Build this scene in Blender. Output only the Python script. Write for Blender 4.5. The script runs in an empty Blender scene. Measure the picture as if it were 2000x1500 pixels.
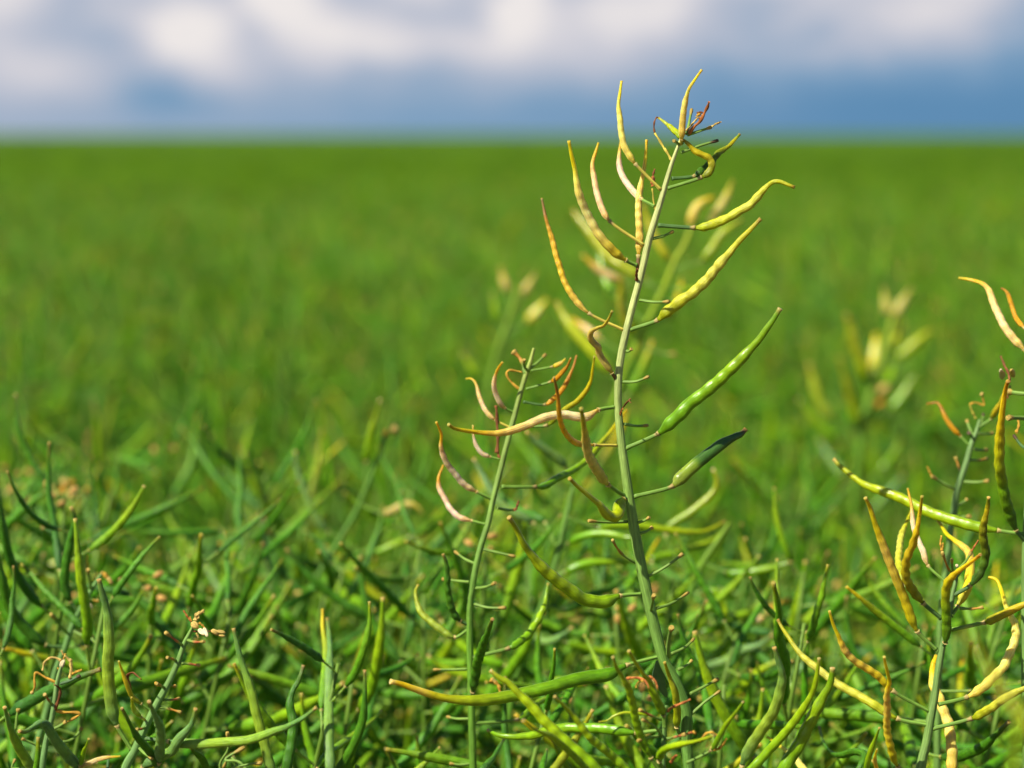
import bpy, math, random
import numpy as np
from mathutils import Vector, Matrix

scene = bpy.context.scene
col = scene.collection
R = math.radians

# ------------------------------------------------------------------ camera
CAM_H = 1.36                      # camera height above the soil
K = 36.0 / 85.0 / 2000.0          # metres per photo pixel at one metre
PITCH = math.atan((750 - 263) * K)
cam_data = bpy.data.cameras.new("camera")
cam = bpy.data.objects.new("camera", cam_data)
col.objects.link(cam)
cam.location = (0, 0, CAM_H)
cam.rotation_euler = (math.pi / 2 - PITCH, 0, 0)
cam_data.sensor_width = 36
cam_data.lens = 85
cam_data.clip_start = 0.05
cam_data.clip_end = 9000
cam_data.dof.use_dof = True
cam_data.dof.focus_distance = 1.0
cam_data.dof.aperture_fstop = 6.2
cam_data.dof.aperture_blades = 9
scene.camera = cam

# ------------------------------------------------------------------ sun and sky
SUN = Vector((-0.54, -0.40, 0.74)).normalized()
sun_data = bpy.data.lights.new("sun", 'SUN')
sun_data.energy = 5.0
sun_data.angle = R(0.5)
sun_data.color = (1.0, 0.94, 0.80)
sun = bpy.data.objects.new("sun", sun_data)
col.objects.link(sun)
sun.rotation_euler = SUN.to_track_quat('Z', 'Y').to_euler()

world = bpy.data.worlds.new("World")
scene.world = world
world.use_nodes = True
wt = world.node_tree
wt.nodes.clear()


def wn(kind, **kw):
    n = wt.nodes.new(kind)
    for a, b in kw.items():
        setattr(n, a, b)
    return n


def wmath(op, a, b=None, c=None, clamp=False):
    n = wn('ShaderNodeMath', operation=op, use_clamp=clamp)
    for i, v in enumerate((a, b, c)):
        if v is None:
            continue
        if isinstance(v, (int, float)):
            n.inputs[i].default_value = v
        else:
            wt.links.new(v, n.inputs[i])
    return n.outputs[0]


sky = wn('ShaderNodeTexSky', sky_type='NISHITA')
sky.sun_disc = False
sky.sun_elevation = math.asin(SUN.z)
sky.sun_rotation = math.atan2(SUN.x, SUN.y)
sky.dust_density = 0.6
bg_sky = wn('ShaderNodeBackground')
bg_sky.inputs['Strength'].default_value = 0.055
wt.links.new(sky.outputs[0], bg_sky.inputs['Color'])

tc = wn('ShaderNodeTexCoord')
sep = wn('ShaderNodeSeparateXYZ')
wt.links.new(tc.outputs['Generated'], sep.inputs[0])
yy = wmath('MAXIMUM', sep.outputs[1], 0.02)
# bearing and height of the cloud bank over the field, in units of about 1.2 degrees
U0 = wmath('ADD', wmath('DIVIDE', wmath('DIVIDE', sep.outputs[0], yy), 100 * K), 10.0)
V0 = wmath('DIVIDE', wmath('DIVIDE', sep.outputs[2], yy), 100 * K)
comb = wn('ShaderNodeCombineXYZ')
wt.links.new(wmath('MULTIPLY', U0, 0.55), comb.inputs[0])
wt.links.new(V0, comb.inputs[1])
noi = wn('ShaderNodeTexNoise')
noi.inputs['Scale'].default_value = 1.0
noi.inputs['Detail'].default_value = 4.0
wt.links.new(comb.outputs[0], noi.inputs['Vector'])
warp = wmath('MULTIPLY', wmath('SUBTRACT', noi.outputs[0], 0.5), 0.9)
U = wmath('ADD', U0, warp)
V = wmath('ADD', V0, wmath('MULTIPLY', warp, 0.6))
M = wmath('ADD', wmath('MULTIPLY', U0, -0.017), 0.49)
M = wmath('ADD', M, wmath('MULTIPLY', V0, 0.05))
for (u0, v0, su, sv, amp) in [
        (3.7, 2.05, 0.80, 0.50, 0.62), (5.4, 2.65, 0.75, 0.45, 0.60), (6.4, 1.95, 1.5, 0.60, 0.42), (8.0, 2.75, .9, .35, .25),
        (10.1, 2.6, 0.55, 0.70, 0.62), (8.9, 1.75, 2.0, 0.50, 0.30), (11.0, 1.3, 2.5, .5, .12), (4.4, 1.25, 0.9, 0.45, 0.22), (0.9, 1.25, 1.5, 0.50, 0.22),
        (0.0, 2.6, 0.9, 0.60, 0.27), (12.2, 2.2, 1.7, 0.75, 0.47), (14.0, 2.9, 1.5, .5, .3), (18.0, 2.5, 2.3, 0.70, 0.58), (15.5, 1.5, 3.0, 0.6, 0.10),
        (3.2, 0.75, 0.9, 0.4, -0.16), (1.6, 2.0, 0.8, 0.35, -0.05), (5.0, 2.15, .35, .3, -.12), (17, .5, 4, .6, -.08)]:
    a = wmath('POWER', wmath('DIVIDE', wmath('SUBTRACT', U, u0), su), 2.0)
    b = wmath('POWER', wmath('DIVIDE', wmath('SUBTRACT', V, v0), sv), 2.0)
    g = wmath('EXPONENT', wmath('MULTIPLY', wmath('ADD', a, b), -1.0))
    M = wmath('ADD', M, wmath('MULTIPLY', g, amp * (1.08 if amp > .5 else 1.0)))
M = wmath('ADD', M, wmath('MULTIPLY', wmath('SUBTRACT', noi.outputs[0], 0.5), wmath('MULTIPLY', V0, 0.30)))
far_cloud = wmath('MULTIPLY', wmath('SUBTRACT', V0, 3.0, clamp=True), wmath('MULTIPLY', noi.outputs[0], 0.7))
M = wmath('ADD', M, far_cloud, clamp=True)
ramp = wn('ShaderNodeValToRGB')
cr = ramp.color_ramp
cr.elements[0].position = 0.0
cr.elements[0].color = (0.072, 0.185, 0.330, 1)
cr.elements[1].position = 1.0
cr.elements[1].color = (0.67, 0.635, 0.625, 1)
for p, c in ((0.16, (0.095, 0.215, 0.365, 1)), (0.36, (0.17, 0.28, 0.415, 1)), (0.58, (0.36, 0.395, 0.48, 1)), (.78, (.52, .51, .55, 1))):
    e = cr.elements.new(p)
    e.color = c
wt.links.new(M, ramp.inputs[0])
bg_cloud = wn('ShaderNodeBackground')
bg_cloud.inputs['Strength'].default_value = 0.93
wt.links.new(ramp.outputs[0], bg_cloud.inputs['Color'])
fade = wmath('MULTIPLY', wmath('GREATER_THAN', sep.outputs[1], 0.05), wmath('SUBTRACT', 1.0, wmath('DIVIDE', wmath('SUBTRACT', V0, 5.0), 9.0, clamp=True), clamp=True))
mixs = wn('ShaderNodeMixShader')
wt.links.new(fade, mixs.inputs[0])
wt.links.new(bg_sky.outputs[0], mixs.inputs[1])
wt.links.new(bg_cloud.outputs[0], mixs.inputs[2])
wo = wn('ShaderNodeOutputWorld')
wt.links.new(mixs.outputs[0], wo.inputs['Surface'])

scene.view_settings.view_transform = 'Standard'
scene.view_settings.look = 'None'
scene.view_settings.exposure = 0.45
scene.view_settings.gamma = 1.0
scene.render.engine = 'CYCLES'
scene.cycles.use_denoising = True
scene.cycles.max_bounces = 6
scene.cycles.diffuse_bounces = 3
scene.cycles.transparent_max_bounces = 4

# ------------------------------------------------------------------ materials


def nodes_of(name):
    m = bpy.data.materials.new(name)
    m.use_nodes = True
    nt = m.node_tree
    return m, nt, nt.nodes['Principled BSDF']


def plant_material(name, rough, coat, streak, speckle, bump, sss=0.0):
    """Skin of pods and stems: its own colour (attribute Col) with fibres, mottling and brown specks (amount in Col alpha)."""
    m, nt, p = nodes_of(name)
    L = nt.links.new
    at = nt.nodes.new('ShaderNodeAttribute')
    at.attribute_name = 'Col'
    pv = nt.nodes.new('ShaderNodeAttribute')
    pv.attribute_name = 'skin'
    n1 = nt.nodes.new('ShaderNodeTexNoise')       # fibres along the pod
    mp = nt.nodes.new('ShaderNodeMapping')
    mp.inputs['Scale'].default_value = (90, 1700, 1700)
    L(pv.outputs['Vector'], mp.inputs[0])
    L(mp.outputs[0], n1.inputs['Vector'])
    n1.inputs['Scale'].default_value = 1.0
    n1.inputs['Detail'].default_value = 3.0
    n2 = nt.nodes.new('ShaderNodeTexNoise')       # blotches
    mp2 = nt.nodes.new('ShaderNodeMapping')
    mp2.inputs['Scale'].default_value = (260, 420, 420)
    L(pv.outputs['Vector'], mp2.inputs[0])
    L(mp2.outputs[0], n2.inputs['Vector'])
    n2.inputs['Scale'].default_value = 1.0
    n2.inputs['Detail'].default_value = 4.0
    hsv = nt.nodes.new('ShaderNodeHueSaturation')
    L(at.outputs['Color'], hsv.inputs['Color'])
    mr = nt.nodes.new('ShaderNodeMapRange')
    mr.inputs[1].default_value = 0.3
    mr.inputs[2].default_value = 0.7
    mr.inputs[3].default_value = 1 - streak
    mr.inputs[4].default_value = 1 + streak
    L(n1.outputs[0], mr.inputs[0])
    mr2 = nt.nodes.new('ShaderNodeMapRange')
    mr2.inputs[1].default_value = 0.3
    mr2.inputs[2].default_value = 0.7
    mr2.inputs[3].default_value = 1 - speckle
    mr2.inputs[4].default_value = 1 + speckle
    L(n2.outputs[0], mr2.inputs[0])
    mm = nt.nodes.new('ShaderNodeMath')
    mm.operation = 'MULTIPLY'
    L(mr.outputs[0], mm.inputs[0])
    L(mr2.outputs[0], mm.inputs[1])
    L(mm.outputs[0], hsv.inputs['Value'])
    n3 = nt.nodes.new('ShaderNodeTexNoise')       # brown specks of ripening
    mp3 = nt.nodes.new('ShaderNodeMapping')
    mp3.inputs['Scale'].default_value = (330, 700, 700)
    L(pv.outputs['Vector'], mp3.inputs[0])
    L(mp3.outputs[0], n3.inputs['Vector'])
    n3.inputs['Scale'].default_value = 1.0
    n3.inputs['Detail'].default_value = 5.0
    n3.inputs['Roughness'].default_value = 0.65
    sp = nt.nodes.new('ShaderNodeMapRange')
    sp.inputs[1].default_value = 0.56
    sp.inputs[2].default_value = 0.68
    L(n3.outputs[0], sp.inputs[0])
    sm = nt.nodes.new('ShaderNodeMath')
    sm.operation = 'MULTIPLY'
    sm.use_clamp = True
    L(sp.outputs[0], sm.inputs[0])
    L(at.outputs['Alpha'], sm.inputs[1])
    mx = nt.nodes.new('ShaderNodeMix')
    mx.data_type = 'RGBA'
    L(sm.outputs[0], mx.inputs[0])
    L(hsv.outputs[0], mx.inputs[6])
    mx.inputs[7].default_value = (0.26, 0.09, 0.02, 1)
    L(mx.outputs[2], p.inputs['Base Color'])
    p.inputs['Roughness'].default_value = rough
    p.inputs['Specular IOR Level'].default_value = coat
    p.inputs['Subsurface Weight'].default_value = sss
    p.inputs['Subsurface Radius'].default_value = (1.0, 0.8, 0.15)
    p.inputs['Subsurface Scale'].default_value = 0.0030
    bp = nt.nodes.new('ShaderNodeBump')
    bp.inputs['Strength'].default_value = bump
    bp.inputs['Distance'].default_value = 0.0006
    ad = nt.nodes.new('ShaderNodeMath')
    ad.operation = 'ADD'
    L(n1.outputs[0], ad.inputs[0])
    L(n2.outputs[0], ad.inputs[1])
    L(ad.outputs[0], bp.inputs['Height'])
    L(bp.outputs[0], p.inputs['Normal'])
    return m


MAT_POD = plant_material("pod_skin", 0.46, 0.36, 0.16, 0.17, 0.8, 0.75)
MAT_STEM = plant_material("stem_skin", 0.55, 0.30, 0.34, 0.10, 0.5)
MAT_GLOSS = plant_material("glossy_pod_skin", 0.30, 0.45, 0.15, 0.2, 0.3, 0.35)
MAT_DRY = plant_material("withered_tissue", 0.75, 0.2, 0.25, 0.3, 0.8)
MAT_CROP = plant_material("crop_skin", 0.5, 0.22, 0.0, 0.15, 0.0)

m, nt, p = nodes_of("leaf_skin")
at = nt.nodes.new('ShaderNodeAttribute')
at.attribute_name = 'Col'
nl = nt.nodes.new('ShaderNodeTexNoise')
nl.inputs['Scale'].default_value = 180
nl.inputs['Detail'].default_value = 4
tcn = nt.nodes.new('ShaderNodeTexCoord')
nt.links.new(tcn.outputs['Object'], nl.inputs['Vector'])
mrl = nt.nodes.new('ShaderNodeMapRange')
mrl.inputs[3].default_value = 0.65
mrl.inputs[4].default_value = 1.35
nt.links.new(nl.outputs[0], mrl.inputs[0])
hl = nt.nodes.new('ShaderNodeHueSaturation')
nt.links.new(at.outputs['Color'], hl.inputs['Color'])
nt.links.new(mrl.outputs[0], hl.inputs['Value'])
nt.links.new(hl.outputs[0], p.inputs['Base Color'])
p.inputs['Roughness'].default_value = 0.6
MAT_LEAF = m

m, nt, p = nodes_of("soil")
ns = nt.nodes.new('ShaderNodeTexNoise')
ns.inputs['Scale'].default_value = 14
ns.inputs['Detail'].default_value = 8
tcn = nt.nodes.new('ShaderNodeTexCoord')
nt.links.new(tcn.outputs['Object'], ns.inputs['Vector'])
rs = nt.nodes.new('ShaderNodeValToRGB')
rs.color_ramp.elements[0].color = (0.035, 0.025, 0.014, 1)
rs.color_ramp.elements[1].color = (0.12, 0.085, 0.05, 1)
nt.links.new(ns.outputs[0], rs.inputs[0])
nt.links.new(rs.outputs[0], p.inputs['Base Color'])
p.inputs['Roughness'].default_value = 0.95
MAT_SOIL = m

m, nt, p = nodes_of("far_crop")
tcn = nt.nodes.new('ShaderNodeTexCoord')
nf = nt.nodes.new('ShaderNodeTexNoise')
nf.inputs['Scale'].default_value = 9
nf.inputs['Detail'].default_value = 6
nf.inputs['Roughness'].default_value = 0.7
nt.links.new(tcn.outputs['Object'], nf.inputs['Vector'])
rf = nt.nodes.new('ShaderNodeValToRGB')
rf.color_ramp.elements[0].position = 0.3
rf.color_ramp.elements[0].color = (0.040, 0.112, 0.003, 1)
rf.color_ramp.elements[1].position = 0.72
rf.color_ramp.elements[1].color = (0.105, 0.200, 0.006, 1)
nt.links.new(nf.outputs[0], rf.inputs[0])
nw = nt.nodes.new('ShaderNodeTexNoise')           # broad growth patches
nw.inputs['Scale'].default_value = 0.12
nw.inputs['Detail'].default_value = 3
nt.links.new(tcn.outputs['Object'], nw.inputs['Vector'])
mrw = nt.nodes.new('ShaderNodeMapRange')
mrw.inputs[1].default_value = 0.3
mrw.inputs[2].default_value = 0.7
mrw.inputs[3].default_value = 0.82
mrw.inputs[4].default_value = 1.18
nt.links.new(nw.outputs[0], mrw.inputs[0])
hw = nt.nodes.new('ShaderNodeHueSaturation')
nt.links.new(rf.outputs[0], hw.inputs['Color'])
nt.links.new(mrw.outputs[0], hw.inputs['Value'])
nt.links.new(hw.outputs[0], p.inputs['Base Color'])
p.inputs['Roughness'].default_value = 0.8
p.inputs['Specular IOR Level'].default_value = 0.06
bf = nt.nodes.new('ShaderNodeBump')
bf.inputs['Strength'].default_value = 1.0
bf.inputs['Distance'].default_value = 0.05
nt.links.new(nf.outputs[0], bf.inputs['Height'])
nt.links.new(bf.outputs[0], p.inputs['Normal'])
MAT_FAR = m

# ------------------------------------------------------------------ shape helpers
CAM_ROT = np.array(Matrix.Rotation(math.pi / 2 - PITCH, 3, 'X'))


def at_px(x, y, d):
    """A point d metres in front of the camera's place, on the line of photo pixel x, y."""
    v = np.array(((x - 1000) * K * d, (750 - y) * K * d, -d))
    return CAM_ROT @ v + np.array((0, 0, CAM_H))


def spline(P, per=8):
    """Catmull-Rom (centripetal-like) through the points; returns dense points and the dense index of each control point."""
    P = np.asarray(P, float)
    n = len(P)
    if n == 2:
        t = np.linspace(0, 1, per + 1)[:, None]
        return P[0] * (1 - t) + P[1] * t, [0, per]
    Q = np.vstack([2 * P[0] - P[1], P, 2 * P[-1] - P[-2]])
    d = np.sqrt(np.linalg.norm(np.diff(Q, axis=0), axis=1)) + 1e-9
    out, idx = [], []
    for i in range(1, n):
        p0, p1, p2, p3 = Q[i - 1], Q[i], Q[i + 1], Q[i + 2]
        t0, t1, t2, t3 = 0, d[i - 1], d[i - 1] + d[i], d[i - 1] + d[i] + d[i + 1]
        t = np.linspace(t1, t2, per, endpoint=False)[:, None]
        a1 = (t1 - t) / (t1 - t0) * p0 + (t - t0) / (t1 - t0) * p1
        a2 = (t2 - t) / (t2 - t1) * p1 + (t - t1) / (t2 - t1) * p2
        a3 = (t3 - t) / (t3 - t2) * p2 + (t - t2) / (t3 - t2) * p3
        b1 = (t2 - t) / (t2 - t0) * a1 + (t - t0) / (t2 - t0) * a2
        b2 = (t3 - t) / (t3 - t1) * a2 + (t - t1) / (t3 - t1) * a3
        c = (t2 - t) / (t2 - t1) * b1 + (t - t1) / (t2 - t1) * b2
        idx.append(len(out) * per)
        out.append(c)
    D = np.vstack(out + [P[-1:]])
    idx = [i * per for i in range(n)]
    return D, idx


def arc(D):
    return np.concatenate([[0], np.cumsum(np.linalg.norm(np.diff(D, axis=0), axis=1))])


def resample(D, m):
    s = arc(D)
    u = np.linspace(0, s[-1], m)
    return np.stack([np.interp(u, s, D[:, k]) for k in range(3)], 1)


def frames(D):
    T = np.gradient(D, axis=0)
    T /= np.linalg.norm(T, axis=1)[:, None] + 1e-12
    ref = np.array((0.0, -1.0, 0.15))
    if abs(T[0] @ ref) > 0.9:
        ref = np.array((1.0, 0, 0))
    N = np.zeros_like(D)
    n = ref - (ref @ T[0]) * T[0]
    N[0] = n / np.linalg.norm(n)
    for i in range(1, len(D)):
        n = N[i - 1] - (N[i - 1] @ T[i]) * T[i]
        N[i] = n / (np.linalg.norm(n) + 1e-12)
    B = np.cross(T, N)
    return T, N, B


class Mesh:
    """Collects shapes that make up one part, then links them as one mesh object."""

    def __init__(self):
        self.v, self.f, self.c, self.s = [], [], [], []
        self.n = 0

    def add(self, V, F, C, S):
        self.v.append(V)
        self.f += [tuple(i + self.n for i in q) for q in F]
        self.c.append(C)
        self.s.append(S)
        self.n += len(V)

    def tube(self, D, rad, colr, ring=10, flat=1.0, wob=None, cap=True, frame=None):
        """Tube along D; rad per point; colr per point (rgba); wob(u, theta) multiplies the radius."""
        m = len(D)
        T, N, B = frames(D) if frame is None else frame
        rad = np.broadcast_to(np.asarray(rad, float), (m,))
        colr = np.asarray(colr, float)
        if colr.ndim < 3:
            colr = np.repeat(np.broadcast_to(colr, (m, 4))[:, None, :], ring, 1)
        th = np.linspace(0, 2 * math.pi, ring, endpoint=False)
        RR = rad[:, None] * np.ones(ring)
        if wob is not None:
            RR = RR * wob(np.linspace(0, 1, m)[:, None], th[None, :])
        ct, st = np.cos(th), np.sin(th)
        V = D[:, None, :] + RR[..., None] * (ct[None, :, None] * N[:, None, :] * flat + st[None, :, None] * B[:, None, :])
        s = arc(D)
        S = np.stack([np.repeat(s[:, None], ring, 1), RR * ct, RR * st], -1)
        C = colr
        V, S, C = V.reshape(-1, 3), S.reshape(-1, 3), C.reshape(-1, 4)
        F = []
        for i in range(m - 1):
            a = i * ring
            for j in range(ring):
                k = (j + 1) % ring
                F.append((a + j, a + k, a + ring + k, a + ring + j))
        if cap is True or cap == 'start':
            F.append(tuple(range(ring - 1, -1, -1)))
        if cap is True or cap == 'end':
            F.append(tuple((m - 1) * ring + j for j in range(ring)))
        self.add(V, F, C, S)

    def ball(self, c, r, colr, axis=None, stretch=1.0, seed=0, n=7):
        """A crumpled little bulb (bud, shrivelled petal)."""
        rng = np.random.default_rng(seed)
        ax = np.array((0, 0, 1.0)) if axis is None else np.asarray(axis, float)
        ax = ax / np.linalg.norm(ax)
        t = np.linspace(-1, 1, n)
        D = np.asarray(c)[None, :] + ax[None, :] * (t[:, None] * r * stretch)
        ph = rng.random(3) * 6
        self.tube(D, np.maximum(r * np.sqrt(np.maximum(1 - t * t, 0)), r * 0.12), colr, ring=8,
                  wob=lambda u, th: 1 + .16 * np.sin(3 * th + ph[0] + 3 * u) + .12 * np.sin(5 * th + ph[1]))

    def build(self, name, mat, parent=None, origin=(0, 0, 0)):
        me = mesh_data(name, np.vstack(self.v) - np.asarray(origin), self.f, np.vstack(self.c), np.vstack(self.s), mat)
        ob = bpy.data.objects.new(name, me)
        col.objects.link(ob)
        ob.parent = parent
        return ob


def mesh_data(name, V, F, C, S, mat):
    me = bpy.data.meshes.new(name)
    me.from_pydata(V.tolist(), [], F)
    a = me.attributes.new('Col', 'FLOAT_COLOR', 'POINT')
    a.data.foreach_set('color', np.ascontiguousarray(C, dtype=np.float32).ravel())
    b = me.attributes.new('skin', 'FLOAT_VECTOR', 'POINT')
    b.data.foreach_set('vector', np.ascontiguousarray(S, dtype=np.float32).ravel())
    me.polygons.foreach_set('use_smooth', [len(q) == 4 for q in F])
    me.materials.append(mat)
    me.update()
    return me


# colours along a pod from its stalk end (0) to the tip of its beak (1), last number: amount of brown specks
SCHEMES = {
    'yellow': [(0, .60, .46, .10), (.45, .80, .67, .22), (.75, .82, .66, .16), (.86, .80, .58, .05), (1, .66, .46, .03), .18],
    'yelgreen': [(0, .42, .42, .05), (.12, .58, .50, .07), (.45, .84, .76, .30), (.72, .82, .71, .18), (.85, .78, .64, .04), (1, .56, .48, .03), .10],
    'cream': [(0, .62, .42, .12), (.2, .88, .73, .42), (.5, .80, .60, .24), (.75, .66, .44, .06), (.9, .48, .40, .04), (1, .30, .28, .04), .3],
    'pink': [(0, .64, .50, .27), (.3, .70, .56, .38), (.65, .66, .49, .34), (.85, .62, .42, .12), (1, .50, .36, .04), .3],
    'pinkor': [(0, .62, .42, .16), (.25, .74, .58, .42), (.65, .66, .46, .26), (.78, .60, .33, .03), (1, .50, .28, .02), .5],
    'brownyel': [(0, .62, .42, .12), (.4, .62, .40, .06), (.7, .58, .34, .06), (.84, .30, .13, .03), (1, .12, .09, .03), .95],
    'rust': [(0, .58, .30, .04), (.5, .46, .25, .03), (.8, .36, .17, .02), (1, .30, .10, .02), .9],
    'tan': [(0, .46, .40, .10), (.4, .60, .50, .18), (.8, .42, .36, .06), (1, .18, .20, .03), .3],
    'lime': [(0, .24, .34, .03), (.35, .38, .43, .05), (.75, .40, .44, .06), (.9, .36, .38, .03), (1, .30, .24, .04), .15],
    'limebead': [(0, .30, .35, .035), (.2, .45, .46, .06), (.55, .53, .51, .11), (.8, .42, .42, .05), (.95, .36, .34, .03), (1, .22, .12, .03), .2],
    'limegreen': [(0, .17, .31, .03), (.3, .26, .40, .03), (.6, .33, .44, .04), (.85, .30, .38, .03), (.95, .28, .34, .03), (1, .36, .28, .10), .1],
    'green': [(0, .13, .27, .02), (.25, .19, .36, .02), (.6, .25, .38, .025), (.84, .20, .32, .02), (.96, .15, .28, .02), (1, .42, .30, .12), .05],
    'greenyel': [(0, .12, .27, .03), (.4, .20, .34, .03), (.72, .36, .38, .03), (.85, .60, .48, .05), (1, .56, .36, .04), .15],
    'glossgreen': [(0, .09, .22, .02), (.4, .15, .29, .015), (.68, .26, .32, .02), (.8, .36, .34, .03), (.87, .68, .50, .12), (.97, .66, .45, .02), (1, .8, .62, .3), .2],
    'dark': [(0, .05, .14, .02), (.4, .07, .19, .02), (.8, .06, .17, .02), (.95, .10, .16, .03), (1, .20, .11, .04), .1],
    'greenshadow': [(0, .26, .34, .06), (.3, .24, .36, .05), (.38, .07, .17, .03), (.9, .05, .13, .03), (.96, .10, .08, .03), (1, .16, .07, .02), .1],  # green pod, the cast shadow over its outer part painted into the stops
    'blue': [(0, .12, .23, .08), (.3, .19, .32, .08), (.6, .17, .30, .10), (.84, .14, .26, .09), (.97, .16, .22, .06), (1, .38, .22, .10), .05],
    'bluelime': [(0, .13, .26, .08), (.3, .28, .40, .06), (.6, .26, .40, .07), (.85, .14, .28, .08), (.97, .14, .24, .06), (1, .40, .24, .10), .05],
    'orange': [(0, .60, .44, .14), (.3, .72, .54, .30), (.65, .68, .46, .18), (.85, .66, .40, .03), (1, .40, .34, .04), .45],
    'orangepod': [(0, .42, .40, .04), (.2, .66, .52, .07), (.6, .68, .47, .13), (.8, .62, .50, .03), (.95, .56, .42, .03), (1, .5, .38, .1), .3],
    'olive': [(0, .20, .24, .03), (.3, .34, .31, .04), (.6, .48, .38, .05), (.85, .52, .40, .05), (1, .24, .24, .04), .35],
    'olivedark': [(0, .05, .13, .02), (.35, .09, .17, .02), (.7, .24, .25, .03), (.85, .46, .40, .04), (.97, .12, .20, .02), (1, .5, .28, .1), .35],
    'topdark': [(0, .06, .14, .02), (.35, .16, .20, .02), (.6, .32, .28, .03), (.75, .54, .36, .05), (.9, .50, .40, .03), (1, .34, .16, .03), .3],
    'greyyel': [(0, .22, .30, .05), (.5, .30, .36, .05), (.9, .30, .34, .04), (1, .40, .30, .08), .15],
    'darkyel': [(0, .07, .17, .02), (.3, .16, .30, .02), (.55, .42, .42, .03), (.78, .62, .48, .03), (.92, .60, .40, .02), (1, .32, .14, .03), .2],
}
STEM_COL = np.array([(.50, .53, .20), (.47, .52, .18), (.20, .34, .06), (.11, .24, .035)])


def sat(c, k):
    g = c @ np.array((.25, .65, .10))
    return np.clip(g[..., None] + (c - g[..., None]) * k, .004, .92)


def scheme_cols(name, u, rng=None):
    sc = SCHEMES[name]
    st = np.array(sc[:-1])
    c = np.stack([np.interp(u, st[:, 0], st[:, k]) for k in (1, 2, 3)], 1)
    if rng is not None:
        c = c * (1 + rng.uniform(-.1, .1)) * (1 + rng.uniform(-.06, .06, 3))
    c = sat(c, 1.13)
    a = np.full((len(u), 1), sc[-1] * (.55 if sc[-1] < .6 else .9))
    return np.hstack([np.clip(c, 0.003, .92), a])


def sm(x):
    x = np.clip(x, 0, 1)
    return x * x * (3 - 2 * x)


def pod_shapes(P, w, scheme, rng, beak=0.2, bead=.10, lod=2, ped_col=None, ped_w=None, tail=True, flat=.86):
    """P: stalk foot, stalk end, pod points ..., tip.  w: pod diameter.  Returns three Mesh objects: pedicel, pod, beak."""
    per = (6, 9, 12)[lod]
    D, idx = spline(P, per)
    ring = (6, 9, 12)[lod]
    ped, body = D[:idx[1] + 1], D[idx[1]:]
    L = arc(body)[-1]
    m = int(np.clip(L / (.006, .0024, .0011)[lod], 8, 110))
    body = resample(body, m)
    u = np.linspace(0, 1, m)
    kb = max(3, int(round(m * (1 - beak))))
    kb = min(kb, m - 3)
    x = np.linspace(0, 1, kb + 1)
    w = w * 1.10
    r = w / 2
    e = rng.uniform(.44, .52)
    rp = r * (.40 + .60 * sm(x / .11)) * (1 - .14 * x - .10 * x * x)
    t = sm((x - .74) / .26)
    rp = rp * (1 - t) + r * e * t
    nb = max(3, L * (1 - beak) / (w * 1.10 + .0006))
    ph = rng.random() * 6

    def wob(uu, th):
        ends = sm(uu / .1) * sm((1 - uu) / .10)
        b = np.sin(2 * math.pi * nb * uu + ph + .9 * np.sin(uu * 9 + ph) + (math.pi * .5) * (np.cos(th) > 0))
        lump = .35 * np.sin(uu * 23 + ph * 2 + 2 * np.sin(th + ph))
        suture = -.05 * np.exp(-((np.abs(np.sin(th)) - 1) / .03) ** 2) + .03 * np.exp(-((np.abs(np.sin(th)) - .9) / .05) ** 2)
        suture = suture * sm((1 - uu) / .12)
        return 1 + ends * (1.35 * bead * (b + lump) * (.55 + .45 * np.abs(np.cos(th)))) + suture

    C = scheme_cols(scheme, u, rng)
    C[:, 3] *= 1 - .75 * sm((u - (1 - beak) + .12) / .12)
    # the seeds show as paler swellings of the skin, the walls between them as darker rings
    bb = np.sin(2 * math.pi * nb * x + ph + .9 * np.sin(x * 9 + ph))
    Cb = C[:kb + 1].copy()
    Cb[:, :3] *= (1 + .11 * min(1, bead / .1) * bb * sm(x / .1) * sm((1 - x) / .1))[:, None]
    Cb = np.repeat(Cb[:, None, :], ring, 1)
    if lod == 2:
        fade = (sm(x / .06) * sm((1 - x) / .06))[:, None]
        for j, k in ((2, .80), (8, .80), (1, 1.07), (3, 1.07), (11, .93), (5, .93)):
            Cb[:, j, :3] *= 1 + (k - 1) * fade
    mp, mb, ms = Mesh(), Mesh(), Mesh()
    FR = frames(body)
    mp.tube(body[:kb + 1], rp, Cb, ring, flat, wob, 'start', [q[:kb + 1] for q in FR])
    y = np.linspace(0, 1, m - kb)
    rb = r * (e + (.33 - e) * sm(y * 1.1))
    rb[-1] *= 1.15
    Ck = C[kb:].copy()
    if tail:
        Ck[-1, :3] = Ck[-1, :3] * .5 + np.array((.19, .14, .03))
    mb.tube(body[kb:], rb, Ck, ring, flat, None, 'end', [q[kb:] for q in FR])
    # the stalk, swollen and tan where the flower sat
    pw = (.23 * w if ped_w is None else ped_w / 2)
    pw = min(max(pw, .00042), .00085)
    ped = resample(ped, max(6, len(ped)))
    v = np.linspace(0, 1, len(ped))
    rr = pw * (1 + .25 * sm((.15 - v) / .15))
    rr = np.where(v > .93, pw * 1.5, rr)
    pc = np.array(ped_col if ped_col is not None else (.19, .33, .05))
    Cp = np.tile(np.append(pc, .12), (len(ped), 1))
    Cp[v > .9, :3] = (.46, .36, .12)
    ms.tube(ped, rr, Cp, max(6, ring - 3))
    return ms, mp, mb

# ------------------------------------------------------------------ plants one can tell apart


def pts(s):
    return [tuple(float(v) for v in t.split(',')) for t in s.split()]


def tag(o, label, cat, group=None, kind=None):
    o['label'] = label
    o['category'] = cat
    if group:
        o['group'] = group
    if kind:
        o['kind'] = kind


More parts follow.
